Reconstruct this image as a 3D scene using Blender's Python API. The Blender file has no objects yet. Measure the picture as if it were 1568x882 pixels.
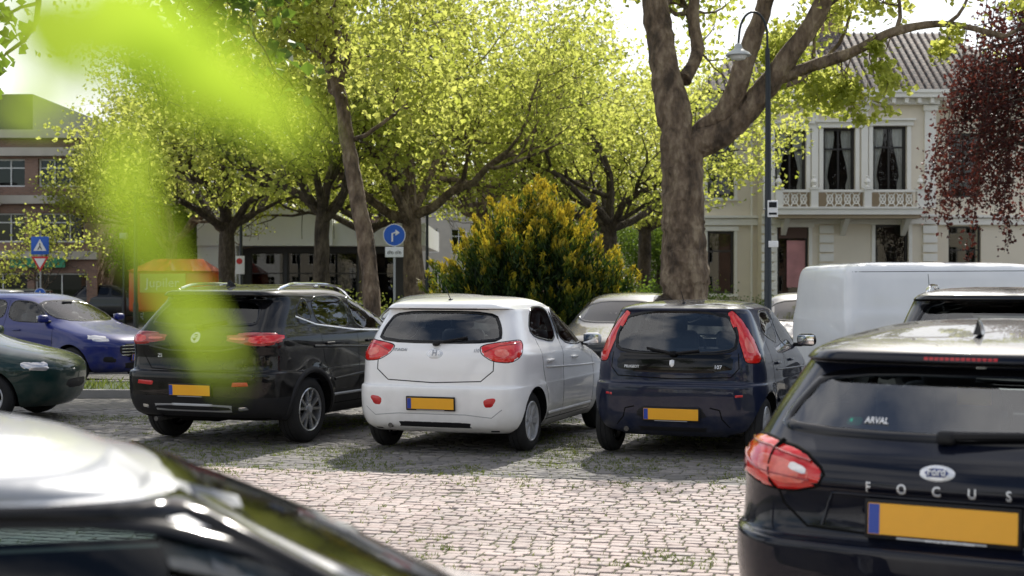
import bpy, bmesh, math, random, time
import numpy as np
from mathutils import Vector, Matrix, noise
from mathutils.bvhtree import BVHTree
from mathutils.geometry import delaunay_2d_cdt
from mathutils.interpolate import poly_3d_calc
T0=time.time()
random.seed(7); RNG=np.random.default_rng(11)
sc=bpy.context.scene
COL=sc.collection
F=2178.0; HC=1.63
def PX(px,d): return (px-784)/F*d
def PZ(py,d): return HC-(py-435)/F*d

# ---------------------------------------------------------------- materials
def newmat(name):
    m=bpy.data.materials.new(name); m.use_nodes=True
    nt=m.node_tree; nt.nodes.clear()
    out=nt.nodes.new('ShaderNodeOutputMaterial')
    return m,nt,out
def N(nt,t,**k):
    n=nt.nodes.new(t)
    for a,b in k.items(): setattr(n,a,b)
    return n
def pmat(name,col,rough=.5,metal=0.,coat=0.,var=0.,vscale=5.,bump=0.,bscale=30.,spec=.5,rvar=0.,dust=0.):
    m,nt,out=newmat(name)
    b=N(nt,'ShaderNodeBsdfPrincipled')
    b.inputs['Base Color'].default_value=(*col,1); b.inputs['Roughness'].default_value=rough
    b.inputs['Metallic'].default_value=metal; b.inputs['Coat Weight'].default_value=coat
    b.inputs['Coat Roughness'].default_value=.03; b.inputs['Coat IOR'].default_value=1.42
    b.inputs['Specular IOR Level'].default_value=spec
    nt.links.new(b.outputs[0],out.inputs[0])
    if var or bump or rvar or dust:
        tc=N(nt,'ShaderNodeTexCoord')
        nz=N(nt,'ShaderNodeTexNoise'); nz.inputs['Scale'].default_value=vscale; nz.inputs['Detail'].default_value=6
        nt.links.new(tc.outputs['Object'],nz.inputs['Vector'])
        src=None
        if var:
            mx=N(nt,'ShaderNodeMix',data_type='RGBA')
            mx.inputs[6].default_value=(*[c*(1-var) for c in col],1)
            mx.inputs[7].default_value=(*[min(1,c*(1+var)) for c in col],1)
            nt.links.new(nz.outputs[0],mx.inputs[0]); nt.links.new(mx.outputs[2],b.inputs['Base Color']); src=mx
        if dust:
            sp=N(nt,'ShaderNodeSeparateXYZ'); nt.links.new(tc.outputs['Object'],sp.inputs[0])
            r1=N(nt,'ShaderNodeMapRange'); r1.inputs[1].default_value=.75; r1.inputs[2].default_value=.18; r1.inputs[3].default_value=.02; r1.inputs[4].default_value=dust
            nt.links.new(sp.outputs[2],r1.inputs[0])
            n4=N(nt,'ShaderNodeTexNoise'); n4.inputs['Scale'].default_value=7; n4.inputs['Detail'].default_value=8; nt.links.new(tc.outputs['Object'],n4.inputs[0])
            r2=N(nt,'ShaderNodeMapRange'); r2.inputs[1].default_value=.35; r2.inputs[2].default_value=.7; nt.links.new(n4.outputs[0],r2.inputs[0])
            ml=N(nt,'ShaderNodeMath',operation='MULTIPLY'); nt.links.new(r1.outputs[0],ml.inputs[0]); nt.links.new(r2.outputs[0],ml.inputs[1])
            m3=N(nt,'ShaderNodeMix',data_type='RGBA'); m3.inputs[6].default_value=(*col,1); m3.inputs[7].default_value=(.16,.145,.12,1)
            if src: nt.links.new(src.outputs[2],m3.inputs[6])
            nt.links.new(ml.outputs[0],m3.inputs[0]); nt.links.new(m3.outputs[2],b.inputs['Base Color'])
            r3=N(nt,'ShaderNodeMapRange'); r3.inputs[3].default_value=.03; r3.inputs[4].default_value=.22; nt.links.new(ml.outputs[0],r3.inputs[0]); nt.links.new(r3.outputs[0],b.inputs['Coat Roughness'])
        if rvar:
            mr=N(nt,'ShaderNodeMapRange'); mr.inputs[3].default_value=max(0,rough-rvar); mr.inputs[4].default_value=rough+rvar
            nt.links.new(nz.outputs[0],mr.inputs[0]); nt.links.new(mr.outputs[0],b.inputs['Roughness'])
        if bump:
            n2=N(nt,'ShaderNodeTexNoise'); n2.inputs['Scale'].default_value=bscale; n2.inputs['Detail'].default_value=5
            nt.links.new(tc.outputs['Object'],n2.inputs['Vector'])
            bp=N(nt,'ShaderNodeBump'); bp.inputs['Strength'].default_value=bump; bp.inputs['Distance'].default_value=.02
            nt.links.new(n2.outputs[0],bp.inputs['Height']); nt.links.new(bp.outputs[0],b.inputs['Normal'])
    return m
def glassmat(name,tint,ior=1.5,rough=0.0):
    m,nt,out=newmat(name)
    fr=N(nt,'ShaderNodeFresnel'); fr.inputs[0].default_value=ior
    tr=N(nt,'ShaderNodeBsdfTransparent'); tr.inputs[0].default_value=(*tint,1)
    gl=N(nt,'ShaderNodeBsdfGlossy'); gl.inputs['Roughness'].default_value=rough
    mx=N(nt,'ShaderNodeMixShader')
    nt.links.new(fr.outputs[0],mx.inputs[0]); nt.links.new(tr.outputs[0],mx.inputs[1]); nt.links.new(gl.outputs[0],mx.inputs[2])
    nt.links.new(mx.outputs[0],out.inputs[0]); return m
def leafmat(name,c1,c2,t1,t2,trans=.5,nscale=.35):
    m,nt,out=newmat(name)
    geo=N(nt,'ShaderNodeNewGeometry'); tc=N(nt,'ShaderNodeTexCoord')
    nz=N(nt,'ShaderNodeTexNoise'); nz.inputs['Scale'].default_value=nscale; nz.inputs['Detail'].default_value=2
    nt.links.new(tc.outputs['Object'],nz.inputs['Vector'])
    ad=N(nt,'ShaderNodeMath',operation='MULTIPLY_ADD'); ad.inputs[1].default_value=.55
    sb=N(nt,'ShaderNodeMapRange'); sb.inputs[1].default_value=.3; sb.inputs[2].default_value=.7; sb.inputs[3].default_value=0; sb.inputs[4].default_value=.45
    nt.links.new(nz.outputs[0],sb.inputs[0])
    nt.links.new(geo.outputs['Random Per Island'],ad.inputs[0]); nt.links.new(sb.outputs[0],ad.inputs[2])
    a=N(nt,'ShaderNodeMix',data_type='RGBA'); a.inputs[6].default_value=(*c1,1); a.inputs[7].default_value=(*c2,1)
    b=N(nt,'ShaderNodeMix',data_type='RGBA'); b.inputs[6].default_value=(*t1,1); b.inputs[7].default_value=(*t2,1)
    nt.links.new(ad.outputs[0],a.inputs[0]); nt.links.new(ad.outputs[0],b.inputs[0])
    p=N(nt,'ShaderNodeBsdfPrincipled'); p.inputs['Roughness'].default_value=.5; p.inputs['Specular IOR Level'].default_value=.3
    nt.links.new(a.outputs[2],p.inputs['Base Color'])
    t=N(nt,'ShaderNodeBsdfTranslucent'); nt.links.new(b.outputs[2],t.inputs[0])
    mx=N(nt,'ShaderNodeMixShader'); mx.inputs[0].default_value=trans
    nt.links.new(p.outputs[0],mx.inputs[1]); nt.links.new(t.outputs[0],mx.inputs[2]); nt.links.new(mx.outputs[0],out.inputs[0])
    return m
def barkmat(name,cols,zs=.35,scale=5.,bump=1.):
    m,nt,out=newmat(name); tc=N(nt,'ShaderNodeTexCoord'); mp=N(nt,'ShaderNodeMapping'); mp.inputs['Scale'].default_value=(1,1,zs)
    nt.links.new(tc.outputs['Object'],mp.inputs[0])
    nz=N(nt,'ShaderNodeTexNoise'); nz.inputs['Scale'].default_value=scale; nz.inputs['Detail'].default_value=9; nz.inputs['Roughness'].default_value=.65; nt.links.new(mp.outputs[0],nz.inputs[0])
    cr=N(nt,'ShaderNodeValToRGB'); el=cr.color_ramp.elements; el[0].position=.36; el[1].position=.66; el[0].color=(*cols[0],1); el[1].color=(*cols[2],1); x=el.new(.5); x.color=(*cols[1],1)
    nt.links.new(nz.outputs[0],cr.inputs[0])
    vo=N(nt,'ShaderNodeTexVoronoi'); vo.inputs['Scale'].default_value=scale*3; nt.links.new(mp.outputs[0],vo.inputs[0])
    ad=N(nt,'ShaderNodeMath',operation='ADD'); nt.links.new(nz.outputs[0],ad.inputs[0]); nt.links.new(vo.outputs[0],ad.inputs[1])
    bp=N(nt,'ShaderNodeBump'); bp.inputs['Strength'].default_value=bump; bp.inputs['Distance'].default_value=.06; nt.links.new(ad.outputs[0],bp.inputs['Height'])
    b=N(nt,'ShaderNodeBsdfPrincipled'); b.inputs['Roughness'].default_value=.9; nt.links.new(cr.outputs[0],b.inputs['Base Color']); nt.links.new(bp.outputs[0],b.inputs['Normal']); nt.links.new(b.outputs[0],out.inputs[0]); return m

M_black=pmat('black_plastic',(.013,.013,.015),.55,spec=.25)
M_gblack=pmat('gloss_black_trim',(.004,.004,.005),.10,coat=.3,spec=.2)
M_rubber=pmat('tyre_rubber',(.018,.018,.019),.8,var=.3,vscale=8,bump=.15,bscale=90,spec=.3)
M_under=pmat('underbody',(.006,.006,.006),.9,spec=.1)
M_head=pmat('headliner_grey',(.42,.42,.41),.9)
M_inter=pmat('interior_trim',(.05,.05,.055),.75)
M_seat=pmat('seat_fabric',(.09,.09,.10),.9,var=.2,vscale=30)
M_alu=pmat('alloy_rim',(.55,.56,.58),.28,metal=.9,rvar=.06)
M_cap=pmat('hubcap_silver',(.50,.51,.53),.38,metal=.45)
M_chrome=pmat('chrome',(.82,.83,.85),.08,metal=1)
M_lett=pmat('lettering_painted_sheen',(.72,.73,.75),.25,metal=.3)  # silver-white paint stands in for the bright reflections of chrome
M_silver=pmat('silver_plastic',(.36,.37,.39),.4,metal=.3)
M_plate=pmat('number_plate_yellow',(.88,.42,.015),.35,var=.04,vscale=20)
M_blue=pmat('plate_blue_strip',(.01,.05,.35),.35)
M_red=pmat('tail_lens_red',(.65,.014,.010),.12,coat=1,var=.35,vscale=25)
M_redd=pmat('tail_lens_dark_red',(.30,.006,.008),.1,coat=1,var=.3,vscale=40)
M_redr=pmat('reflector_red',(.52,.012,.015),.2,coat=.7)
M_clear=pmat('lamp_lens_clear',(.62,.60,.60),.1,metal=.5,coat=1,var=.25,vscale=30)
M_amber=pmat('lamp_lens_rose',(.74,.15,.11),.12,coat=1,var=.3,vscale=40)
M_glass=glassmat('window_glass',(.82,.87,.85),1.6)
M_glassT=glassmat('privacy_glass',(.14,.16,.16),1.5)
M_glassM=glassmat('rear_glass',(.80,.86,.88),2.0)
M_disc=pmat('brake_disc',(.09,.085,.08),.5,metal=.5)
M_white_t=pmat('white_print',(.8,.8,.8),.4)

# ---------------------------------------------------------------- mesh builder
class MB:
    def __init__(s): s.V=[];s.F=[];s.M=[];s.S=[];s.mats=[]
    def mi(s,m):
        if m not in s.mats: s.mats.append(m)
        return s.mats.index(m)
    def add(s,vs,fs,m,smooth=False,X=None):
        o=len(s.V)
        if X is not None: vs=[X@Vector(v) for v in vs]
        s.V.extend([tuple(v) for v in vs]); i=s.mi(m)
        for f in fs: s.F.append([k+o for k in f]); s.M.append(i); s.S.append(smooth)
    def box(s,x0,x1,y0,y1,z0,z1,m,X=None):
        v=[(x0,y0,z0),(x1,y0,z0),(x1,y1,z0),(x0,y1,z0),(x0,y0,z1),(x1,y0,z1),(x1,y1,z1),(x0,y1,z1)]
        s.add(v,[(0,3,2,1),(4,5,6,7),(0,1,5,4),(1,2,6,5),(2,3,7,6),(3,0,4,7)],m,False,X)
    def rbox(s,c,size,m,bev=.03,X=None,seg=3):
        bm=bmesh.new(); bmesh.ops.create_cube(bm,size=1)
        for v in bm.verts: v.co=Vector((v.co.x*size[0],v.co.y*size[1],v.co.z*size[2]))
        bmesh.ops.bevel(bm,geom=bm.edges[:],offset=min(bev,min(size)*.48),segments=seg,profile=.5,affect='EDGES')
        bm.verts.ensure_lookup_table()
        vs=[v.co+Vector(c) for v in bm.verts]; fs=[[v.index for v in f.verts] for f in bm.faces]
        bm.free(); s.add(vs,fs,m,True,X)
    def tube(s,pts,rad,m,n=8,X=None,cap=True):
        pts=[Vector(p) for p in pts]; 
        if not hasattr(rad,'__len__'): rad=[rad]*len(pts)
        vs=[];fs=[]; up=None
        for i,p in enumerate(pts):
            d=(pts[min(i+1,len(pts)-1)]-pts[max(i-1,0)])
            if d.length<1e-9: d=Vector((0,0,1))
            d.normalize()
            if up is None:
                a=Vector((0,0,1)) if abs(d.z)<.9 else Vector((1,0,0))
                up=(a-d*a.dot(d)).normalized()
            else:
                up=(up-d*up.dot(d)).normalized()
            w=d.cross(up)
            for k in range(n):
                t=2*math.pi*k/n; vs.append(p+(up*math.cos(t)+w*math.sin(t))*rad[i])
        for i in range(len(pts)-1):
            for k in range(n):
                k2=(k+1)%n; fs.append((i*n+k,i*n+k2,(i+1)*n+k2,(i+1)*n+k))
        if cap:
            fs.append(tuple(range(n-1,-1,-1))); fs.append(tuple((len(pts)-1)*n+k for k in range(n)))
        s.add(vs,fs,m,True,X)
    def lathe(s,prof,m,n=40,X=None,axis='y'):
        vs=[];fs=[]
        for r,h in prof:
            for k in range(n):
                t=2*math.pi*k/n
                if axis=='y': vs.append((r*math.cos(t),h,r*math.sin(t)))
                else: vs.append((r*math.cos(t),r*math.sin(t),h))
        for i in range(len(prof)-1):
            for k in range(n):
                k2=(k+1)%n; fs.append((i*n+k,(i+1)*n+k,(i+1)*n+k2,i*n+k2))
        s.add(vs,fs,m,True,X)
    def mesh(s,name,sharp=40):
        me=bpy.data.meshes.new(name); me.from_pydata(s.V,[],s.F)
        for m in s.mats: me.materials.append(m)
        me.polygons.foreach_set('material_index',s.M); me.polygons.foreach_set('use_smooth',s.S)
        me.update()
        if any(s.S):
            try: me.set_sharp_from_angle(angle=math.radians(sharp))
            except Exception: pass
        return me
    def build(s,name,parent=None,sharp=40):
        o=bpy.data.objects.new(name,s.mesh(name,sharp)); COL.objects.link(o)
        if parent: o.parent=parent
        return o
def empty(name,loc=(0,0,0),rz=0):
    e=bpy.data.objects.new(name,None); COL.objects.link(e); e.location=loc; e.rotation_euler=(0,0,rz); e.empty_display_size=.3
    return e
def obj(name,me,parent=None):
    o=bpy.data.objects.new(name,me); COL.objects.link(o)
    if parent: o.parent=parent
    return o

# ---------------------------------------------------------------- car generator
def refine(rows,k):
    A=np.array(rows,float); n=len(A); d=np.diff(A,axis=0); m=np.zeros_like(A); m[0]=d[0]; m[-1]=d[-1]
    for i in range(1,n-1):
        a=d[i-1];b=d[i]; s=np.where(a*b>0,a+b,1.0); m[i]=np.where(a*b>0,2*a*b/s,0)
    out=[]
    for i in range(n-1):
        for j in range(k):
            t=j/k; h00=2*t**3-3*t*t+1;h10=t**3-2*t*t+t;h01=-2*t**3+3*t*t;h11=t**3-t*t
            out.append(h00*A[i]+h10*m[i]+h01*A[i+1]+h11*m[i+1])
    out.append(A[-1]); return np.array(out)
def ring(xr,xf,w,cr,cf,br,bf,tr,tf,nE=6,nC=8,nS=44):
    Ln=xf-xr
    cxr=min(cr[0],Ln*.4); cyr=min(cr[1],w*.6); cxf=min(cf[0],Ln*.4); cyf=min(cf[1],w*.6)
    p=[]
    for i in range(nE): p.append((xr,(w-cyr)*i/nE))
    for i in range(nC):
        t=math.pi/2*i/nC; p.append((xr+cxr-cxr*math.cos(t),w-cyr+cyr*math.sin(t)))
    for i in range(nS): p.append((xr+cxr+(Ln-cxr-cxf)*i/nS,w))
    for i in range(nC):
        t=math.pi/2*i/nC; p.append((xf-cxf+cxf*math.sin(t),w-cyf+cyf*math.cos(t)))
    for i in range(nE+1): p.append((xf,(w-cyf)*(1-i/nE)))
    q=[]
    for x,y in p:
        t=(x-xr)/Ln if Ln>0 else .5; s=(y/w)**2
        x2=x+br*s*max(0,1-2.5*t)-bf*s*max(0,1-2.5*(1-t))
        y2=y*(1-tr*max(0,1-t/.35)**2-tf*max(0,(t-.6)/.4)**2)
        q.append((x2,y2))
    return q
def chaikin(p,n=2):
    p=[tuple(a) for a in p]
    for _ in range(n):
        q=[]
        for i in range(len(p)):
            a=p[i];b=p[(i+1)%len(p)]
            q.append((a[0]*.8+b[0]*.2,a[1]*.8+b[1]*.2)); q.append((a[0]*.2+b[0]*.8,a[1]*.2+b[1]*.8))
        p=q
    return p
def dens(p,res,closed=True):
    q=[]; n=len(p)
    for i in range(n if closed else n-1):
        a=p[i];b=p[(i+1)%n]; L=math.hypot(a[0]-b[0],a[1]-b[1]); k=max(1,int(math.ceil(L/res)))
        for j in range(k): q.append((a[0]+(b[0]-a[0])*j/k,a[1]+(b[1]-a[1])*j/k))
    if not closed: q.append(p[-1])
    return q
def inpoly(p,poly):
    x,y=p; c=False; n=len(poly)
    for i in range(n):
        x1,y1=poly[i];x2,y2=poly[i-1]
        if (y1>y)!=(y2>y) and x<(x2-x1)*(y-y1)/(y2-y1)+x1: c=not c
    return c
def scl(p,k):
    cx=sum(a for a,b in p)/len(p); cy=sum(b for a,b in p)/len(p)
    return [(cx+(a-cx)*k,cy+(b-cy)*k) for a,b in p]

class Car:
    def __init__(s,name,sp,paint,loc,theta):
        s.sp=sp; s.paint=paint
        s.root=empty(name,(loc[0],loc[1],.010),math.radians(90-theta))
        R=refine(sp['rows'],sp.get('k',4)); s.R=R; s.L=sp['L']; s.H=R[-1][0]
        zb=sp['belt']
        def corners(z):
            t=min(1,max(0,(z-zb+.15)/.3))
            c0r=sp.get('cr0',(.26,.20)); c1r=sp.get('cr1',(.18,.12)); c0f=sp.get('cf0',(.5,.40)); c1f=sp.get('cf1',(.22,.18))
            L=lambda a,b:(a[0]+(b[0]-a[0])*t,a[1]+(b[1]-a[1])*t)
            return L(c0r,c1r),L(c0f,c1f),sp.get('br0',.05)*(1-t)+sp.get('br1',.06)*t,sp.get('bf0',.16)*(1-t)+sp.get('bf1',.14)*t
        def loft(Rr):
            V=[];Fc=[];n=None
            for z,xr,xf,w in Rr:
                cr,cf,br,bf=corners(z)
                h=ring(xr,xf,w,cr,cf,br,bf,sp.get('tr',.03),sp.get('tf',.07))
                full=h+[(x,-y) for x,y in h[-2:0:-1]]
                n=len(full)
                V+= [[x,y,z] for x,y in full]
            m=len(Rr)
            for i in range(m-1):
                for k in range(n):
                    k2=(k+1)%n; Fc.append((i*n+k,i*n+k2,(i+1)*n+k2,(i+1)*n+k))
            Fc.append(tuple(range(n-1,-1,-1))); Fc.append(tuple((m-1)*n+k for k in range(n)))
            return V,Fc
        V,Fc=loft(R)
        wx=sp['wx']; wr=sp['wr']; ar=wr+sp.get('arch',.045)
        for v in V:
            if v[2]<.95:
                for x0 in wx:
                    d=math.hypot(v[0]-x0,v[2]-wr)
                    f=sp.get('flare',.02)*math.exp(-((d-ar)/.09)**2) if d>ar else sp.get('flare',.02)
                    if abs(v[1])>.6: v[1]+=math.copysign(f,v[1])
        me=bpy.data.meshes.new('body'); me.from_pydata(V,[],Fc)
        bm=bmesh.new(); bm.from_mesh(me); bmesh.ops.recalc_face_normals(bm,faces=bm.faces[:]); bm.to_mesh(me); bm.free(); me.update()
        s.bvh=BVHTree.FromPolygons([v.co[:] for v in me.vertices],[p.vertices[:] for p in me.polygons])
        s.vn=[v.normal.copy() for v in me.vertices]; s.vc=[v.co.copy() for v in me.vertices]; s.pf=[tuple(p.vertices) for p in me.polygons]
        Rc=[]
        for z,xr,xf,w in R:
            if z<sp.get('cav0',.55): continue
            a,b,c,d=z-.035,xr+.065,min(xf-.08,sp['cowl']),w-.055
            if d<.12 or c-b<.35: break
            Rc.append((a,b,c,d))
        def tmpobj(V,Fc):
            m=bpy.data.meshes.new('cut'); m.from_pydata(V,[],Fc)
            b=bmesh.new(); b.from_mesh(m); bmesh.ops.recalc_face_normals(b,faces=b.faces[:]); b.to_mesh(m); b.free()
            o=bpy.data.objects.new('cut',m); COL.objects.link(o); return o
        def prisms(lst):
            V=[];Fc=[]
            for poly,f0,f1 in lst:
                o=len(V); n=len(poly)
                V+=[f0(a,b) for a,b in poly]+[f1(a,b) for a,b in poly]
                Fc+=[tuple(o+i for i in range(n)),tuple(o+n+i for i in range(n-1,-1,-1))]
                Fc+=[(o+i,o+(i+1)%n,o+n+(i+1)%n,o+n+i) for i in range(n)]
            return V,Fc
        A=[]
        s.sw=[chaikin(p,2) for p in sp.get('sidewin',[])]
        if not sp.get('solid'):
            for p in s.sw: A.append((p,lambda a,b:(a,-1.3,b),lambda a,b:(a,1.3,b)))
        for x0 in wx:
            c=[(x0+ar*math.cos(t),wr+ar*math.sin(t)) for t in np.linspace(0,2*math.pi,41)[:-1]]
            for sg in (1,-1):
                A.append((c,lambda a,b,sg=sg:(a,sg*.50,b),lambda a,b,sg=sg:(a,sg*1.3,b)))
        cuts=[]
        if not sp.get('solid'): cuts.append(tmpobj(*loft(Rc)))
        cuts.append(tmpobj(*prisms(A)))
        B=[]
        s.rg=chaikin(sp['rearwin'],2) if 'rearwin' in sp else None
        s.fg=chaikin(sp['frontwin'],2) if 'frontwin' in sp else None
        if not sp.get('solid'):
            if s.rg: B.append((s.rg,lambda a,b:(-.5,-a,b),lambda a,b:(sp.get('rwd',.95),-a,b)))
            if s.fg: B.append((s.fg,lambda a,b:(sp['cowl']-1.15,-a,b),lambda a,b:(s.L+.5,-a,b)))
            cuts.append(tmpobj(*prisms(B)))
        ob=obj('body_tmp',me)
        for c in cuts:
            md=ob.modifiers.new('b','BOOLEAN'); md.object=c; md.operation='DIFFERENCE'; md.solver='EXACT'
        dg=bpy.context.evaluated_depsgraph_get(); dg.update()
        nm=bpy.data.meshes.new_from_object(ob.evaluated_get(dg))
        for c in cuts+[ob]: bpy.data.objects.remove(c)
        nm.name='body'; nm.materials.clear()
        clad=sp.get('cladmat',M_black)
        for m in (paint,M_under,M_black,clad,M_head): nm.materials.append(m)
        ln=[None]*len(nm.loops); cache={}
        mi=[0]*len(nm.polygons); cz=sp.get('clad_z',0)
        for p in nm.polygons:
            co,no,idx,dist=s.bvh.find_nearest(p.center)
            outer= dist is not None and dist<.004 and p.normal.dot(no)>.3
            if outer:
                mi[p.index]=1 if p.normal.z<-.9 else (3 if p.center.z<cz else 0)
                for li in p.loop_indices:
                    vi=nm.loops[li].vertex_index
                    if vi not in cache:
                        q=nm.vertices[vi].co; c2,n2,i2,d2=s.bvh.find_nearest(q)
                        f=s.pf[i2]
                        if len(f)>6: cache[vi]=n2
                        else:
                            w=poly_3d_calc([s.vc[k] for k in f],c2); nn=Vector((0,0,0))
                            for k,wk in zip(f,w): nn+=s.vn[k]*wk
                            cache[vi]=nn.normalized() if nn.length>.1 else n2
                    ln[li]=cache[vi]
            else:
                mi[p.index]=(4 if (p.center.z>s.H-.30 and dist>.02) else 2) if p.center.z>.6 else 1
                for li in p.loop_indices: ln[li]=p.normal.copy()
        nm.polygons.foreach_set('material_index',mi)
        nm.polygons.foreach_set('use_smooth',[True]*len(nm.polygons))
        nm.normals_split_custom_set([tuple(n) for n in ln]); nm.update()
        obj('body',nm,s.root)
        gt=sp.get('glass',M_glass); gr=sp.get('rglass',M_glassM)
        if sp.get('solid'): gt=gr=M_gblack
        for i,p in enumerate(s.sw):
            g=sp.get('sglass',[gt]*9)[i] if not sp.get('solid') else gt
            for m in ('R','L'):
                s.patch('side_window_%d%s'%(i,m),scl(p,1.03),m,g,.0015,res=.08,edge=.0015)
                s.strip('window_seal_%d%s'%(i,m),p,.022,m,M_gblack,.004,closed=True)
        if s.rg:
            s.patch('rear_window',scl(s.rg,1.03),'rear',gr,.0015,res=.07,edge=.0015)
            s.strip('rear_window_seal',s.rg,.034,'rear',M_gblack,.004,closed=True)
        if s.fg:
            s.patch('windscreen',scl(s.fg,1.03),'front',sp.get('fglass',gt),.0015,res=.08,edge=.0015)
            s.strip('windscreen_seal',s.fg,.03,'front',M_gblack,.004,closed=True)
        if not sp.get('solid'): s.interior()
        s.wheels()
    def hit(s,a,b,mp):
        if mp=='rear': o,d=Vector((-1.5,-a,b)),Vector((1,0,0))
        elif mp=='front': o,d=Vector((s.L+1.5,-a,b)),Vector((-1,0,0))
        elif mp=='R': o,d=Vector((a,-2.5,b)),Vector((0,1,0))
        elif mp=='L': o,d=Vector((a,2.5,b)),Vector((0,-1,0))
        elif mp=='top': o,d=Vector((a,b,3.)),Vector((0,0,-1))
        else:
            k,ph,sd=mp; ph=math.radians(ph)
            if k=='d':
                d=Vector((math.cos(ph),sd*math.sin(ph),0)); t=Vector((math.sin(ph),-sd*math.cos(ph),0)); o=t*a-d*3+Vector((0,0,b))
            else:
                d=Vector((-math.cos(ph),sd*math.sin(ph),0)); t=Vector((-math.sin(ph),-sd*math.cos(ph),0)); o=Vector((s.L,0,0))+t*a-d*3+Vector((0,0,b))
        co,no,i,ds=s.bvh.ray_cast(o,d)
        if co is None or ds>4.8:
            g=o+d*(1.6 if isinstance(mp,str) else 3.0); co,no,i,ds=s.bvh.find_nearest(g)
        f=s.pf[i]
        if len(f)<=6:
            w=poly_3d_calc([s.vc[k] for k in f],co); nn=Vector((0,0,0))
            for k,wk in zip(f,w): nn+=s.vn[k]*wk
            if nn.length>.1: no=nn.normalized()
        return co,no
    def patch(s,name,poly,mp,mat,off=.004,res=.045,edge=-.001):
        P=dens(poly,res); nb=len(P); xs=[p[0] for p in P]; ys=[p[1] for p in P]
        vs=[Vector(p) for p in P]
        y=min(ys)+res*.6
        inner=scl(poly,1-res*.55/max(.03,min(max(xs)-min(xs),max(ys)-min(ys))))
        while y<max(ys):
            x=min(xs)+res*.6
            while x<max(xs):
                if inpoly((x,y),inner): vs.append(Vector((x,y)))
                x+=res
            y+=res
        r=delaunay_2d_cdt(vs,[(i,(i+1)%nb) for i in range(nb)],[],1,1e-6)
        V=[]
        for v,og in zip(r[0],r[3]):
            bd=(not og) or min(og)<nb
            co,no=s.hit(v.x,v.y,mp); V.append(co+no*(edge if bd else off))
        me=bpy.data.meshes.new(name); me.from_pydata(V,[],r[2]); me.materials.append(mat)
        bm=bmesh.new(); bm.from_mesh(me); bmesh.ops.recalc_face_normals(bm,faces=bm.faces[:]); 
        bm.to_mesh(me); bm.free()
        me.polygons.foreach_set('use_smooth',[True]*len(me.polygons)); me.update()
        if len(me.polygons):
            p=me.polygons[0]; co,no,i,d=s.bvh.find_nearest(p.center)
            if p.normal.dot(no)<0: me.flip_normals()
        return obj(name,me,s.root)
    def strip(s,name,pts,w,mp,mat,off=.003,closed=False,res=.04):
        P=dens(pts,res,closed); n=len(P); V=[];Fc=[]
        for i in range(n):
            a=P[i-1] if (closed or i>0) else P[i]; b=P[(i+1)%n] if (closed or i<n-1) else P[i]
            dx,dy=b[0]-a[0],b[1]-a[1]; L=math.hypot(dx,dy) or 1; nx,ny=-dy/L,dx/L
            for k,o in ((-.5,0),(-.35,off),(.35,off),(.5,0)):
                co,no=s.hit(P[i][0]+nx*w*k,P[i][1]+ny*w*k,mp); V.append(co+no*o)
        for i in range(n if closed else n-1):
            j=(i+1)%n
            for k in range(3): Fc.append((i*4+k,i*4+k+1,j*4+k+1,j*4+k))
        me=bpy.data.meshes.new(name); me.from_pydata(V,[],Fc); me.materials.append(mat)
        me.polygons.foreach_set('use_smooth',[True]*len(me.polygons)); me.update()
        return obj(name,me,s.root)
    def interior(s):
        sp=s.sp; mb=MB(); H=s.H; xb=sp.get('bench',sp['wx'][0]+.30); xs=xb+.85; wi=sp['rows'][3][3]-.12
        zt=sp['belt']+.02
        mb.rbox((xb,0,(.45+zt)/2),(.14,wi*1.7,zt-.45),M_seat,.05)
        mb.rbox((xb+.28,0,.52),(.5,wi*1.7,.16),M_seat,.05)
        for y in (-.38,.38): mb.rbox((xb-.02,y,zt+.09),(.09,.25,.17),M_seat,.04)
        for y in (-.37,.37):
            mb.rbox((xs,y,.82),(.16,.48,.64),M_seat,.07); mb.rbox((xs+.3,y,.52),(.5,.48,.15),M_seat,.05)
            mb.rbox((xs-.03,y,min(1.24,H-.25)),(.1,.26,.19),M_seat,.045)
            mb.tube([(xs-.02,y-.06,1.05),(xs-.03,y-.06,1.15)],.008,M_chrome,5); mb.tube([(xs-.02,y+.06,1.05),(xs-.03,y+.06,1.15)],.008,M_chrome,5)
        mb.rbox((sp['cowl']-.22,0,.82),(.4,wi*1.75,.24),M_inter,.06)
        c=Vector((sp['cowl']-.5,.37,.92)); pts=[]
        for k in range(17):
            t=2*math.pi*k/16; pts.append(c+Vector((math.sin(t)*.18*.35,math.cos(t)*.18,math.sin(t)*.18*.93)))
        mb.tube(pts,.014,M_black,6)
        mb.rbox((sp['cowl']-.72,0,s.H-.17),(.03,.22,.06),M_black,.015)
        mb.build('interior',s.root)
    def wheels(s):
        sp=s.sp; R=sp['wr']; w=sp.get('tw',.19); rr=sp.get('rim',R*.66); y0=sp['track']; st=sp.get('style','cap')
        mb=MB(); h=w/2
        mb.lathe([(rr-.01,-h+.012),(rr+.008,-h+.002),(rr+.03,-h-.004),(R-.035,-h+.0),(R-.012,-h+.018),(R-.002,-h+.04),(R,-.03),(R-.006,-.026),(R-.006,-.02),(R,-.016),(R,.016),(R-.006,.02),(R-.006,.026),(R,.03),(R-.002,h-.04),(R-.012,h-.018),(R-.04,h),(rr,h-.01)],M_rubber,48)
        rim=M_alu if st!='cap' else M_cap
        mb.lathe([(rr+.004,-h+.006),(rr-.006,-h-.001),(rr-.016,-h+.006),(rr-.02,-h+.03),(rr-.03,h-.02)],rim,48)
        mb.lathe([(rr-.02,.02),(.0001,.02)],M_under,24); mb.lathe([(rr*.66,-.005),(.0001,-.005)],M_disc,24)
        nsp=sp.get('nsp',9)
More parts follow.
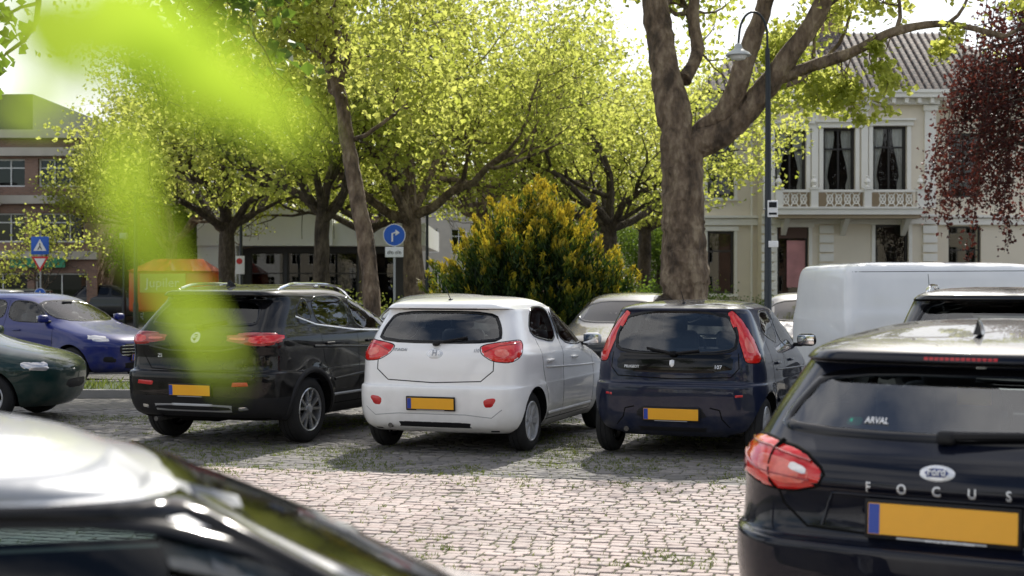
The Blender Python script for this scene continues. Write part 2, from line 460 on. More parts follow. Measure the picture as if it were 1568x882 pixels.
        def spoke(a0,a1,wd0,wd1,r0,r1,mat,yo=-h+.006,th=.03):
            c0=Vector((math.cos(a0)*r0,0,math.sin(a0)*r0)); c1=Vector((math.cos(a1)*r1,0,math.sin(a1)*r1))
            d=(c1-c0).normalized(); n=Vector((-d.z,0,d.x)); v=[]
            for c,wd,yy in ((c0,wd0,yo+.012),(c1,wd1,yo+.002)):
                v+=[c+n*wd+Vector((0,yy+th,0)),c+n*wd*.75+Vector((0,yy,0)),c-n*wd*.75+Vector((0,yy,0)),c-n*wd+Vector((0,yy+th,0))]
            mb.add(v,[(0,1,5,4),(1,2,6,5),(2,3,7,6),(3,0,4,7),(0,3,2,1),(4,5,6,7)],mat,False)
        for i in range(nsp):
            a=2*math.pi*i/nsp+.3
            if st=='cap': spoke(a,a,rr*.14,rr*.17,rr*.2,rr-.012,rim)
            elif st=='split':
                for sg in (-1,1):
                    spoke(a+sg*.05,a+sg*.26,rr*.085,rr*.07,rr*.15,rr-.008,M_alu); 
                spoke(a,a,rr*.05,rr*.16,rr*.3,rr-.012,M_gblack,-h+.016)
            else: spoke(a,a+.0,rr*.13,rr*.09,rr*.15,rr-.01,rim)
        mb.lathe([(rr*.27,-h+.05),(rr*.26,-h+.014),(rr*.2,-h+.008),(.0001,-h+.006)],rim,24)
        mb.lathe([(rr*.13,-h+.012),(rr*.12,-h+.002),(.0001,-h+.001)],M_silver,16)
        me=mb.mesh('wheel',35)
        for i,x in enumerate(sp['wx']):
            for sd in (1,-1):
                o=obj('wheel_%s_%s'%('rear' if i==0 else 'front','right' if sd==1 else 'left'),me,s.root)
                o.location=(x,-sd*(y0-w/2+.0),R); o.rotation_euler=(0,random.uniform(0,1),0 if sd==1 else math.pi)
                if sd==-1: o.rotation_euler=(0,0,math.pi)
        m2=MB(); m2.tube([(sp['wx'][0],-y0+.1,R),(sp['wx'][0],y0-.1,R)],.04,M_under,8)
        m2.rbox((sp['wx'][0]-.15,.25,.28),(.3,.5,.16),M_under,.04); m2.tube([(.06,.45,.26),(.5,.45,.26)],.025,M_disc,8)
        m2.build('axle_and_exhaust',s.root)
    def text(s,txt,u,z,size,mat,mp='rear',spacing=1.,ext=.002,off=.001):
        cu=bpy.data.curves.new('t','FONT'); cu.body=txt; cu.size=size; cu.extrude=ext; cu.space_character=spacing; cu.align_x='CENTER'; cu.align_y='CENTER'; cu.resolution_u=3; cu.offset=size*.012
        o=bpy.data.objects.new('t',cu); COL.objects.link(o)
        dg=bpy.context.evaluated_depsgraph_get(); me=bpy.data.meshes.new_from_object(o.evaluated_get(dg)); bpy.data.objects.remove(o)
        for v in me.vertices:
            e=v.co.z+ext; co,no=s.hit(u+v.co.x,z+v.co.y,mp); v.co=co+no*(off+e)
        me.materials.clear(); me.materials.append(mat); return obj('lettering',me,s.root)
    def frame(s,u,z,mp,tilt=True):
        co,no=s.hit(u,z,mp); n=no.copy()
        if not tilt: n.z=0
        n.normalize(); up=Vector((0,0,1)); up=(up-n*up.dot(n)).normalized(); r=up.cross(n)
        M=Matrix((r,up,n)).transposed().to_4x4(); M.translation=co; return M
    def plate(s,u,z,mp='rear',w=.50,h=.105,off=.012):
        X=s.frame(u,z,mp,True)@Matrix.Translation((0,0,off)); mb=MB()
        mb.rbox((0,0,0),(w+.025,h+.03,.014),M_black,.005,X,2); mb.rbox((0,0,.006),(w,h,.006),M_plate,.002,X,1)
        mb.box(-w/2+.003,-w/2+.043,-h/2+.003,h/2-.003,.008,.0105,M_blue,X)
        mb.box(-w*.3,w*.3,-h/2-.012,-h/2-.005,.0066,.0076,M_silver,X)
        mb.build('number_plate',s.root)
    def ellipse(s,name,u,z,a,b,mp,mat,off=.006,n=24):
        p=[(u+a*math.cos(2*math.pi*k/n),z+b*math.sin(2*math.pi*k/n)) for k in range(n)]
        return s.patch(name,p,mp,mat,off,res=max(.012,min(a,b)*.6),edge=0.)
    def mirrors(s,x,z,mat=None,sides=(1,-1)):
        mat=mat or s.paint
        for sd in sides:
            co,no=s.hit(x,z,'R' if sd==1 else 'L'); mb=MB(); c=co+Vector((.0,-sd*.13,.05))
            mb.rbox(c,(.11,.20,.13),mat,.05); mb.rbox(c+Vector((-.052,0,0)),(.012,.17,.10),M_chrome,.004)
            mb.rbox(co+Vector((0,-sd*.03,.0)),(.06,.12,.04),M_black,.015)
            mb.build('door_mirror',s.root)
    def handles(s,xs,z,mat=None):
        for x in xs:
            for m in ('R','L'):
                co,no=s.hit(x,z,m); mb=MB(); mb.rbox(co+no*.014,(.17,.02,.028),mat or s.paint,.009); mb.build('door_handle',s.root)
    def wiper(s,u0,z0,u1,z1,mp='rear',th=.012):
        mb=MB(); P=[]; n=8
        for i in range(n+1):
            t=i/n; co,no=s.hit(u0+(u1-u0)*t,z0+(z1-z0)*t,mp); P.append(co+no*(.03-.012*t))
        mb.tube(P,[th*(1-.4*i/n) for i in range(n+1)],M_black,6); mb.tube([p-Vector((0,0,.012)) for p in P[2:]],.005,M_black,4)
        co,no=s.hit(u0,z0,mp); mb.rbox(co+no*.02,(.05,.07,.05),M_black,.018); mb.build('wiper',s.root)
    def antenna(s,x,y=0,l=.2,fin=False):
        co,no=s.hit(x,y,'top'); mb=MB()
        if fin: mb.add([co+Vector(a) for a in ((-.08,-.018,0),(-.08,.018,0),(.1,0,0),(-.07,0,.065),(-.03,0,.07))],[(0,1,3),(1,2,4,3),(2,0,3,4)],M_gblack)
        else: mb.rbox(co,(.06,.03,.02),M_black,.008); mb.tube([co,co+Vector((-l*.75,0,l*.65))],[.005,.003],M_black,5)
        mb.build('antenna',s.root)
    def rails(s,x0,x1,y,mat):
        mb=MB()
        for sd in (1,-1):
            P=[]; n=14
            for i in range(n+1):
                t=i/n; x=x0+(x1-x0)*t; co,no=s.hit(x,sd*y,'top'); P.append(co+Vector((0,0,.045*min(1,6*t,6*(1-t))+.004)))
            mb.tube(P,.017,mat,8)
            for t in (0,.5,1):
                p=P[int(t*n)]; mb.rbox(p+Vector((0,0,-.02)),(.09,.03,.04),mat,.012)
        mb.build('roof_rails',s.root)
    def doorlines(s,lines):
        for i,l in enumerate(lines):
            for m in ('R','L'): s.strip('door_seam_%d%s'%(i,m),l,.009,m,M_under,.0008)

def paint(name,col,spec=.25,rough=.4,metal=0.,dust=.30,coat=1.):
    return pmat(name,col,rough,metal=metal,coat=coat,var=.06,vscale=3,rvar=.03,spec=spec,dust=dust)
P_white=paint('paint_white',(.86,.86,.86),dust=.18)
P_black=paint('paint_black',(.003,.003,.004),.05,dust=.18,coat=.8)
P_navy=paint('paint_navy',(.007,.012,.034),.1,dust=.2,coat=.85)
P_focus=paint('paint_dark_blue',(.003,.0045,.012),.05,dust=.08,coat=.85)
P_blue=paint('paint_blue',(.008,.016,.14),.2,coat=.8)
P_green=paint('paint_dark_green',(.004,.028,.026),.15,coat=.8)
P_grey=paint('paint_silver',(.30,.31,.33),.5,.35,.6)
P_van=paint('paint_van_white',(.82,.83,.84))
P_dark=paint('paint_graphite',(.008,.009,.011),.15)
P_redc=paint('paint_red',(.35,.02,.02))

def byw(px,py,theta,lx,ly,dx=0):
    d=F*HC/(py-435); X=PX(px,d); t=math.radians(theta); f=(math.sin(t),math.cos(t)); l=(-f[1],f[0])
    return (X-lx*f[0]-ly*l[0]+dx, d-lx*f[1]-ly*l[1])

# --- white hatchback
rowsH=[(.20,.16,3.48,.74),(.27,.05,3.60,.795),(.40,.01,3.66,.838),(.56,.00,3.67,.848),(.635,.008,3.66,.848),(.655,.052,3.62,.846),(.76,.06,3.50,.842),(.84,.070,3.28,.842),(.92,.085,2.95,.838),(.98,.110,2.70,.82),(1.03,.145,2.59,.795),(1.18,.235,2.32,.74),(1.33,.33,2.04,.685),(1.37,.335,1.96,.67),(1.385,.275,1.90,.655),(1.425,.30,1.80,.615),(1.465,.50,1.62,.54),(1.49,.80,1.42,.40),(1.502,1.0,1.25,.2)]
spH=dict(rows=rowsH,L=3.67,belt=.98,wx=(.60,2.985),wr=.292,track=.815,tw=.175,cowl=2.72,style='cap',nsp=7,
 rearwin=[(-.63,1.065),(.63,1.065),(.605,1.20),(.51,1.345),(-.51,1.345),(-.605,1.20)],rwd=.8,
 frontwin=[(-.66,1.04),(.66,1.04),(.53,1.36),(-.53,1.36)],
 sidewin=[[(.64,1.12),(1.42,1.02),(1.44,1.39),(.94,1.39)],[(1.53,1.01),(2.40,.985),(1.93,1.35),(1.54,1.39)]],cr0=(.24,.19),cr1=(.18,.11),br0=.05,br1=.05,tr=.02)
h=Car('parked_car',spH,P_white,byw(812,692,20,.60,-.76,-.03),20)
for sd in (1,-1):
    tl=chaikin([(.43,.955),(.44,1.035),(.64,1.075),(.84,1.09),(.87,1.04),(.80,.93),(.68,.875),(.52,.885)],2)
    h.patch('tail_light',tl,('d',40,sd),M_red,.009); h.patch('tail_light_inner',chaikin([(.54,.945),(.55,.995),(.65,1.0),(.67,.95),(.61,.92)],2),('d',40,sd),M_amber,.0125,res=.03,edge=.0095)
    h.strip('tail_light_edge',tl,.008,('d',40,sd),M_under,.002,closed=True); h.strip('tail_light_rib',[(.46,.975),(.6,1.03),(.82,1.06)],.007,('d',40,sd),M_redd,.012)
    h.patch('reflector',chaikin([(sd*.53,.455),(sd*.52,.535),(sd*.63,.555),(sd*.655,.53),(sd*.61,.46)],2),'rear',M_redr,.006,res=.03)
h.strip('hatch_seam',[(-.60,1.06),(-.60,.80),(-.48,.70),(0,.68),(.48,.70),(.60,.80),(.60,1.06)],.010,'rear',M_under,.0008)
h.patch('bumper_lower_grille',chaikin([(-.54,.245),(.54,.245),(.48,.325),(-.48,.325)],1),'rear',M_black,.006)
h.strip('bumper_line',[(-.70,.44),(-.60,.36),(-.34,.385),(.34,.385),(.60,.36),(.70,.44)],.008,'rear',M_silver,.001)
h.ellipse('badge',0,.955,.085,.05,'rear',M_lett,.008); h.ellipse('badge_inner',0,.955,.068,.036,'rear',P_white,.010)
h.text('H',0,.955,.075,M_silver,off=.011)
h.text('HYUNDAI',-.38,.985,.036,M_silver); h.text('i10',.42,.985,.045,M_silver)
h.plate(.0,.485,w=.48); h.patch('high_brake_light',[(-.11,1.397),(.11,1.397),(.11,1.412),(-.11,1.412)],'rear',M_redd,.004,res=.03)
h.patch('hatch_handle',chaikin([(-.2,.70),(.2,.70),(.2,.725),(-.2,.725)],1),'rear',M_black,.005)
h.wiper(0,1.04,.30,1.105); h.antenna(.5,0,.2); h.mirrors(2.28,.985); h.handles((1.05,1.85),.86)
h.doorlines([[(.80,1.08),(.86,.80),(1.0,.45),(1.05,.28)],[(1.485,1.38),(1.49,.9),(1.49,.27)],[(2.5,.95),(2.56,.7),(2.52,.27)],[(1.0,.275),(2.5,.275)]])
h.patch('b_pillar_trimR',[(1.44,1.04),(1.53,1.04),(1.53,1.36),(1.45,1.36)],'R',M_gblack,.003)
for m in ('R','L'): h.strip('door_crease'+m,[(.95,.80),(1.8,.77),(2.6,.75)],.018,m,P_white,.007); h.strip('sill'+m,[(1.0,.33),(2.5,.33)],.04,m,P_white,.012)

# --- navy small hatchback
rowsP=[(.20,.14,3.25,.72),(.27,.04,3.37,.785),(.42,.0,3.42,.82),(.60,.0,3.43,.83),(.68,.008,3.40,.83),(.705,.05,3.30,.828),(.80,.06,3.15,.826),(.94,.085,2.74,.805),(1.0,.105,2.60,.785),(1.15,.155,2.32,.73),(1.29,.215,2.04,.675),(1.345,.235,1.93,.65),(1.38,.22,1.84,.625),(1.405,.27,1.74,.59),(1.435,.46,1.58,.50),(1.455,.74,1.38,.36),(1.466,.95,1.2,.18)]
spP=dict(rows=rowsP,L=3.43,belt=.97,wx=(.47,2.81),wr=.285,track=.80,tw=.165,cowl=2.68,style='cap',nsp=8,
 rearwin=[(-.56,.975),(.56,.975),(.585,1.15),(.49,1.35),(-.49,1.35),(-.585,1.15)],rwd=.75,
 frontwin=[(-.64,1.03),(.64,1.03),(.52,1.33),(-.52,1.33)],
 sidewin=[[(.58,1.16),(1.20,1.02),(1.22,1.35),(.80,1.36)],[(1.31,1.01),(2.28,.985),(1.83,1.32),(1.32,1.35)]],cr0=(.27,.24),cr1=(.22,.15),br0=.08,br1=.08,tr=.04)
p=Car('parked_car',spP,P_navy,byw(1168,701,21,.47,-.73,-.03),21)
p.patch('glass_hatch_lower',chaikin([(-.60,.83),(-.34,.79),(.34,.79),(.60,.83),(.61,.93),(.58,.985),(-.58,.985),(-.61,.93)],1),'rear',M_gblack,.006)
for sd in (1,-1):
    tl=chaikin([(.53,1.36),(.59,1.38),(.675,1.28),(.77,1.08),(.82,.93),(.78,.885),(.61,.89),(.60,1.02)],2)
    p.patch('tail_light',tl,('d',38,sd),M_red,.010); p.patch('tail_light_indicator',chaikin([(.63,1.06),(.66,1.14),(.71,1.05),(.725,.98),(.65,.98)],2),('d',38,sd),M_amber,.0135,res=.03,edge=.0105)
    p.strip('tail_light_edge',tl,.008,('d',38,sd),M_under,.002,closed=True)
    p.patch('reflector',chaikin([(sd*.56,.575),(sd*.68,.585),(sd*.68,.61),(sd*.56,.60)],1),'rear',M_redr,.006,res=.03)
    p.strip('bumper_fold',[(sd*.54,.30),(sd*.47,.38),(sd*.45,.46),(sd*.36,.48)],.012,'rear',M_under,.001)
p.strip('hatch_seam',[(-.60,.98),(-.61,.84),(-.54,.76),(0,.74),(.54,.76),(.61,.84),(.60,.98)],.010,'rear',M_under,.0008)
p.patch('plate_recess',chaikin([(-.36,.335),(.36,.335),(.34,.49),(-.34,.49)],1),'rear',M_black,.004)
p.patch('bumper_lower',chaikin([(-.55,.24),(.55,.24),(.50,.30),(-.50,.30)],1),'rear',M_black,.006)
p.plate(0,.415,w=.52); p.ellipse('badge',-.01,.885,.030,.045,'rear',M_lett,.010)
p.text('PEUGEOT',-.40,.845,.034,M_lett,off=.007); p.text('107',.42,.85,.048,M_lett,off=.007)
p.patch('high_brake_light',[(-.13,1.385),(.13,1.385),(.13,1.40),(-.13,1.40)],'rear',M_redr,.004,res=.03)
p.wiper(.0,.965,-.26,1.02); p.wiper(.0,.965,.24,1.0); p.antenna(.5,.0,.18); p.mirrors(2.12,.99,M_gblack); p.handles((.92,1.62),.86)
p.doorlines([[(.62,1.1),(.72,.80),(.86,.45),(.92,.28)],[(1.265,1.36),(1.27,.9),(1.27,.27)],[(2.42,.95),(2.44,.7),(2.38,.27)],[(.9,.275),(2.38,.275)]])
for m in ('R','L'): p.strip('door_crease'+m,[(.85,.80),(1.8,.77),(2.5,.75)],.018,m,P_navy,.007); p.strip('rub_strip'+m,[(.95,.50),(2.35,.50)],.05,m,M_black,.012)

# --- black SUV
rowsM=[(.26,.20,4.08,.83),(.33,.07,4.2,.88),(.50,.01,4.29,.915),(.66,.0,4.32,.918),(.735,.008,4.31,.915),(.755,.06,4.26,.912),(.90,.075,4.05,.905),(1.0,.07,3.7,.90),(1.08,.09,3.3,.885),(1.14,.13,3.05,.855),(1.19,.18,2.95,.83),(1.33,.32,2.63,.78),(1.46,.45,2.32,.73),(1.49,.45,2.24,.715),(1.505,.36,2.2,.705),(1.54,.37,2.1,.67),(1.57,.52,1.94,.61),(1.60,.85,1.7,.49),(1.618,1.15,1.48,.26)]
spM=dict(rows=rowsM,L=4.32,belt=1.08,wx=(.82,3.40),wr=.335,track=.90,tw=.215,rim=.222,cowl=3.05,style='split',nsp=5,arch=.05,flare=.03,clad_z=.50,
 rearwin=[(-.62,1.20),(.62,1.20),(.60,1.30),(.51,1.46),(-.51,1.46),(-.60,1.30)],rwd=.95,rglass=M_glassT,
 frontwin=[(-.70,1.17),(.70,1.17),(.56,1.46),(-.56,1.46)],
 sidewin=[[(.70,1.31),(1.0,1.23),(1.0,1.46),(.92,1.47)],[(1.08,1.20),(1.78,1.14),(1.80,1.50),(1.09,1.49)],[(1.88,1.13),(2.82,1.10),(2.30,1.46),(1.89,1.50)]],sglass=[M_glassT,M_glassM,M_glass],
 cr0=(.28,.22),cr1=(.22,.13),br0=.06,br1=.06,tr=.03)
g=Car('parked_suv',spM,P_black,byw(467,678,22,.82,-.81,-.02),22)
for sd in (1,-1):
    tl=chaikin([(.30,1.06),(.32,1.12),(.60,1.15),(.88,1.13),(.93,1.09),(.84,1.03),(.64,1.0),(.46,1.02)],2)
    g.patch('tail_light',tl,('d',42,sd),M_redd,.010); g.patch('tail_light_bar',chaikin([(.52,1.04),(.54,1.10),(.88,1.115),(.88,1.07),(.68,1.03)],1),('d',42,sd),M_red,.013,res=.03,edge=.0105)
    g.patch('tail_light_indicator',chaikin([(.36,1.065),(.36,1.085),(.50,1.085),(.50,1.06)],1),('d',42,sd),M_amber,.013,res=.03,edge=.0105)
    g.patch('reflector',chaikin([(sd*.44,.60),(sd*.42,.65),(sd*.70,.66),(sd*.71,.62)],1),'rear',M_redr,.008,res=.03)
    g.patch('exhaust_trim',chaikin([(sd*.50,.36),(sd*.50,.40),(sd*.70,.42),(sd*.70,.39)],1),'rear',M_chrome,.012,res=.03)
g.patch('skid_plate',chaikin([(-.60,.345),(.60,.345),(.70,.40),(.40,.43),(-.40,.43),(-.70,.40)],1),'rear',M_silver,.012)
g.patch('skid_plate_slot',chaikin([(-.46,.37),(.46,.37),(.42,.41),(-.42,.41)],1),'rear',M_black,.016,edge=.0125)
g.strip('hatch_seam',[(-.62,1.16),(-.63,.92),(-.52,.77),(0,.75),(.52,.77),(.63,.92),(.62,1.16)],.010,'rear',M_under,.0008)
g.strip('hatch_crease',[(-.55,.99),(-.3,.95),(0,.945),(.3,.95),(.55,.99)],.03,'rear',P_black,.010)
g.plate(0,.565,w=.48,h=.105); g.ellipse('badge',0,1.085,.055,.055,'rear',M_lett,.010); g.ellipse('badge_inner',0,1.085,.046,.046,'rear',M_gblack,.012); g.text('MG',0,1.085,.045,M_lett,off=.013)
g.text('ZS',-.42,.90,.05,M_lett); g.patch('high_brake_light',[(-.15,1.508),(.15,1.508),(.15,1.522),(-.15,1.522)],'rear',M_redd,.004,res=.03)
g.wiper(0,1.18,.28,1.24); g.rails(.70,2.2,.60,M_chrome); g.antenna(.75,0,fin=True); g.mirrors(2.72,1.13); g.handles((1.22,2.12),1.0,M_black)
g.doorlines([[(1.05,1.2),(1.10,.85),(1.32,.5),(1.34,.36)],[(1.84,1.5),(1.85,.9),(1.85,.36)],[(2.92,1.08),(2.98,.7),(2.90,.36)],[(1.3,.365),(2.9,.365)]])
g.strip('door_creaseR',[(.9,.98),(2.0,.94),(3.2,.90)],.03,'R',P_black,.011); g.strip('door_crease_lowR',[(1.3,.62),(2.0,.66),(2.9,.70)],.03,'R',P_black,.010); g.strip('window_line_chromeR',[(.70,1.29),(1.05,1.20),(1.84,1.125),(2.86,1.085)],.018,'R',M_chrome,.006)
for i,x0 in enumerate((.82,3.40)):
    a=[(x0+.415*math.cos(t),.335+.415*math.sin(t)) for t in np.linspace(-.15,math.pi+.15,26)]
    for m in ('R','L'): g.strip('arch_cladding_%d%s'%(i,m),a,.055,m,M_black,.012)
for m in ('R','L'): g.strip('sill_trim'+m,[(1.25,.46),(3.0,.46)],.03,m,M_silver,.012)

# --- near dark-blue hatchback (right foreground)
rowsF=[(.20,.2,4.2,.82),(.27,.08,4.3,.86),(.42,.02,4.37,.905),(.56,.0,4.38,.912),(.625,.0,4.37,.912),(.65,.01,4.33,.912),(.665,.065,4.25,.91),(.77,.085,4.05,.905),(.845,.080,3.65,.90),(.87,.065,3.6,.898),(.92,.08,3.4,.885),(.97,.115,3.2,.865),(1.02,.185,3.05,.84),(1.16,.36,2.76,.785),(1.28,.49,2.48,.73),(1.302,.50,2.42,.715),(1.318,.43,2.38,.705),(1.345,.44,2.3,.68),(1.38,.56,2.2,.63),(1.415,.85,2.05,.55),(1.448,1.2,1.9,.42),(1.46,1.4,1.75,.20)]
spF=dict(rows=rowsF,L=4.38,belt=.97,wx=(.86,3.56),wr=.325,track=.885,tw=.205,cowl=3.15,style='alloy',nsp=10,k=5,
 rearwin=[(-.66,1.045),(.66,1.045),(.64,1.13),(.535,1.275),(-.535,1.275),(-.64,1.13)],rwd=1.0,rglass=glassmat('near_rear_glass',(.72,.80,.84),2.3),
 frontwin=[(-.70,1.05),(.70,1.05),(.58,1.33),(-.58,1.33)],
 sidewin=[[(.95,1.09),(1.80,1.03),(1.82,1.34),(1.2,1.31)],[(1.90,1.02),(2.9,.99),(2.4,1.30),(1.91,1.345)]],cr0=(.40,.30),cr1=(.30,.17),br0=.09,br1=.09,tr=.05)
th=29
f=Car('parked_car',spF,P_focus,(PX(1425,5.13),5.08),th)
M_emb=pmat('badge_blue',(.01,.03,.16),.2,coat=1)
for sd in (1,-1):
    tl=chaikin([(.385,.855),(.37,.91),(.49,.985),(.72,1.02),(.88,1.01),(.93,.965),(.80,.88),(.64,.84),(.49,.825)],1)
    f.patch('tail_light',tl,('d',45,sd),M_red,.012,res=.03); f.strip('tail_light_edge',tl,.010,('d',45,sd),M_under,.003,closed=True)
    f.patch('tail_light_inner',chaikin([(.42,.868),(.42,.908),(.54,.948),(.66,.955),(.62,.895),(.51,.863)],1),('d',45,sd),M_amber,.0155,res=.03,edge=.0125)
    f.patch('tail_light_reverse',chaikin([(.425,.89),(.43,.915),(.49,.935),(.49,.91)],1),('d',45,sd),M_clear,.0185,res=.02,edge=.016)
    f.strip('tail_light_split',[(.54,.835),(.57,.925),(.60,1.005)],.010,('d',45,sd),M_under,.0155)
    f.strip('tail_light_rib',[(.41,.875),(.64,.90),(.86,.945)],.007,('d',45,sd),M_redd,.0165)
    f.strip('tail_light_rib_top',[(.43,.94),(.62,.98),(.88,.99)],.007,('d',45,sd),M_redd,.0145)
f.strip('hatch_seam',[(-.62,1.01),(-.64,.88),(-.60,.78),(-.50,.700),(0,.685),(.50,.700),(.60,.78),(.64,.88),(.62,1.01)],.010,'rear',M_under,.0008)
f.strip('plate_recess_edge',[(-.44,.71),(-.40,.835),(.40,.835),(.44,.71)],.012,'rear',P_focus,.008)
f.plate(0.01,.754,w=.53,h=.115,off=.016)
f.ellipse('badge',-.01,.932,.064,.028,'rear',M_lett,.008); f.ellipse('badge_inner',-.01,.932,.056,.021,'rear',M_emb,.010); f.text('Ford',-.01,.932,.034,M_white_t,off=.011)
for i,c in enumerate('FOCUS'): f.text(c,-.258+i*.125,.868,.044,M_lett,off=.002,ext=.003)
f.text('www.arval.nl/shortlease',.04,.684,.018,M_white_t,off=.016); f.text('ARVAL',-.28,1.09,.030,M_white_t,off=.004)
f.patch('high_brake_light',[(-.22,1.322),(.22,1.322),(.22,1.337),(-.22,1.337)],'rear',M_redr,.004,res=.02)
f.wiper(0.0,1.035,.40,1.06,th=.017); f.antenna(.85,0,fin=True); f.mirrors(2.82,1.02); f.handles((1.3,2.15),.92)
f.doorlines([[(1.0,1.06),(1.1,.8),(1.32,.45),(1.36,.3)],[(1.86,1.36),(1.87,.9),(1.87,.3)],[(3.0,.98),(3.06,.7),(3.0,.3)]])
mb=MB(); mb.rbox((.60,-.02,1.18),(.01,.13,.07),M_plate,.004); mb.rbox((.58,-.26,1.18),(.01,.03,.06),M_plate,.004); mb.build('window_sticker',f.root)
f.patch('green_sticker',chaikin([(-.40,1.075),(-.34,1.075),(-.34,1.105),(-.40,1.105)],1),'rear',pmat('sticker_green',(.03,.35,.22),.4),.003,res=.03)

# --- black estate next in the row
spE=dict(spM); spE.update(rows=[(a*.985,b,c,d*.96) for a,b,c,d in rowsM],clad_z=0,cladmat=M_black,style='alloy',nsp=7,track=.86,rglass=M_glassM)
e=Car('parked_car',spE,P_dark,(4.05,12.15),22)
for sd in (1,-1): e.patch('tail_light',chaikin([(.46,1.02),(.46,1.2),(.60,1.2),(.80,1.1),(.80,1.0)],2),('d',42,sd),M_redd,.010)
e.rails(.75,2.35,.56,M_chrome); e.plate(0,.6); e.mirrors(2.72,1.12); e.wiper(0,1.17,.28,1.22)

# --- white/silver foreground car
KW=.952
rowsW0=[(.20,.2,4.2,.82),(.27,.08,4.3,.86),(.42,.02,4.36,.905),(.58,.0,4.38,.912),(.64,.0,4.34,.912),(.70,.065,4.18,.91),(.78,.085,3.95,.905),(.86,.065,3.65,.898),(.92,.08,3.45,.885),(.97,.115,3.3,.865),(1.03,.185,3.15,.84),(1.18,.34,2.88,.785),(1.30,.49,2.62,.73),(1.34,.43,2.52,.708),(1.365,.44,2.44,.69),(1.395,.56,2.36,.65),(1.42,.85,2.2,.57),(1.448,1.2,1.95,.42),(1.46,1.4,1.8,.20)]
rowsW=[(a*KW,b,c,d*.98) for a,b,c,d in rowsW0]
spW=dict(spF); spW.update(rows=rowsW,belt=.94,style='alloy',
 rearwin=[(-.66,1.03),(.66,1.03),(.535,1.23),(-.535,1.23)],frontwin=[(-.68,1.0),(.68,1.0),(.56,1.265),(-.56,1.265)],
 sidewin=[[(.95,1.03),(1.80,.975),(1.82,1.283),(1.2,1.26)],[(1.90,.97),(2.98,.95),(2.50,1.245),(1.91,1.285)]],rglass=M_glassM,fglass=glassmat('windscreen_dark',(.12,.14,.145),1.38,.08),glass=glassmat('side_glass_dark',(.40,.50,.50),1.5),wr=.31,k=5,cf1=(.16,.12))
w=Car('parked_car',spW,P_white,(-3.03,1.88),67)
M_pil=pmat('pillar_grey',(.20,.205,.215),.35,metal=.2,coat=.3)
w.strip('roof_drip_trimR',[(.75,1.27),(1.3,1.305),(1.9,1.318),(2.44,1.295),(2.60,1.24)],.03,'R',M_silver,.010)
w.strip('a_pillar_cover',[(2.50,1.285),(2.74,1.16),(2.98,1.045),(3.16,.95)],.075,'R',M_pil,.006)
w.strip('window_top_seal',[(1.15,1.268),(1.85,1.292),(2.47,1.258),(2.98,.965)],.022,'R',M_gblack,.012)
w.mirrors(2.85,.95,None,(1,)); w.handles((1.3,2.15),.88)
w.doorlines([[(1.86,1.28),(1.87,.9),(1.87,.3)],[(3.0,.93),(3.06,.7),(3.0,.3)]])

# --- blue hatchback facing camera (left)
rowsB=[(.18,.2,3.82,.74),(.26,.06,3.92,.81),(.42,.01,3.97,.85),(.60,.0,3.98,.86),(.70,.03,3.93,.86),(.78,.06,3.78,.858),(.86,.08,3.45,.852),(.94,.11,3.1,.83),(1.0,.15,2.9,.80),(1.15,.28,2.6,.745),(1.32,.42,2.22,.69),(1.37,.40,2.1,.665),(1.40,.42,2.0,.63),(1.435,.55,1.85,.56),(1.46,.8,1.65,.44),(1.475,1.1,1.4,.2)]
spB=dict(rows=rowsB,L=3.98,belt=.95,wx=(.72,3.20),wr=.30,track=.84,tw=.19,cowl=2.98,style='alloy',nsp=8,
 rearwin=[(-.58,1.04),(.58,1.04),(.48,1.34),(-.48,1.34)],frontwin=[(-.68,1.01),(.68,1.01),(.54,1.34),(-.54,1.34)],
 sidewin=[[(.80,1.12),(1.60,1.02),(1.62,1.35),(1.1,1.36)],[(1.70,1.01),(2.68,.98),(2.12,1.33),(1.71,1.35)]],cf0=(.5,.45),bf0=.16)
def fiesta(car):
    for sd in (1,-1):
        car.patch('headlight',chaikin([(.50,.70),(.52,.76),(.74,.80),(.96,.81),(.92,.74),(.70,.68)],2),('f',42,sd),M_clear,.010)
        car.patch('fog_lamp_recess',chaikin([(sd*.48,.34),(sd*.50,.44),(sd*.66,.46),(sd*.66,.36)],2),'front',M_black,.006)
    car.patch('front_grille',chaikin([(-.42,.42),(.42,.42),(.50,.66),(-.50,.66)],2),'front',M_black,.008)
    for z in (.47,.52,.57,.62): car.strip('grille_bar',[(-.42,z),(.42,z)],.012,'front',M_chrome,.014)
    car.patch('lower_intake',chaikin([(-.42,.24),(.42,.24),(.38,.35),(-.38,.35)],1),'front',M_black,.008); car.plate(0,.43,'front'); car.mirrors(2.62,1.0); car.handles((1.2,2.0),.86)
    car.doorlines([[(1.66,1.35),(1.66,.28)],[(2.8,.92),(2.82,.28)]])
fiesta(Car('parked_car',spB,P_blue,(-9.55,25.3),119))
spG=dict(spB); spG.update(style='cap',nsp=7)
c2=Car('parked_car',spG,P_green,(-9.22,17.4),93)
for sd in (1,-1): c2.patch('headlight',chaikin([(.50,.60),(.52,.72),(.74,.74),(.86,.70),(.80,.62)],2),('f',42,sd),M_clear,.010)
c2.patch('front_grille',chaikin([(-.3,.38),(.3,.38),(.34,.5),(-.34,.5)],2),'front',M_black,.008); c2.mirrors(2.62,.98); c2.handles((1.2,2.0),.85)
c2.doorlines([[(1.66,1.3),(1.66,.28)],[(2.8,.9),(2.82,.28)]])
for m in ('R','L'): c2.strip('rub_strip'+m,[(1.1,.50),(2.8,.50)],.06,m,M_black,.014)

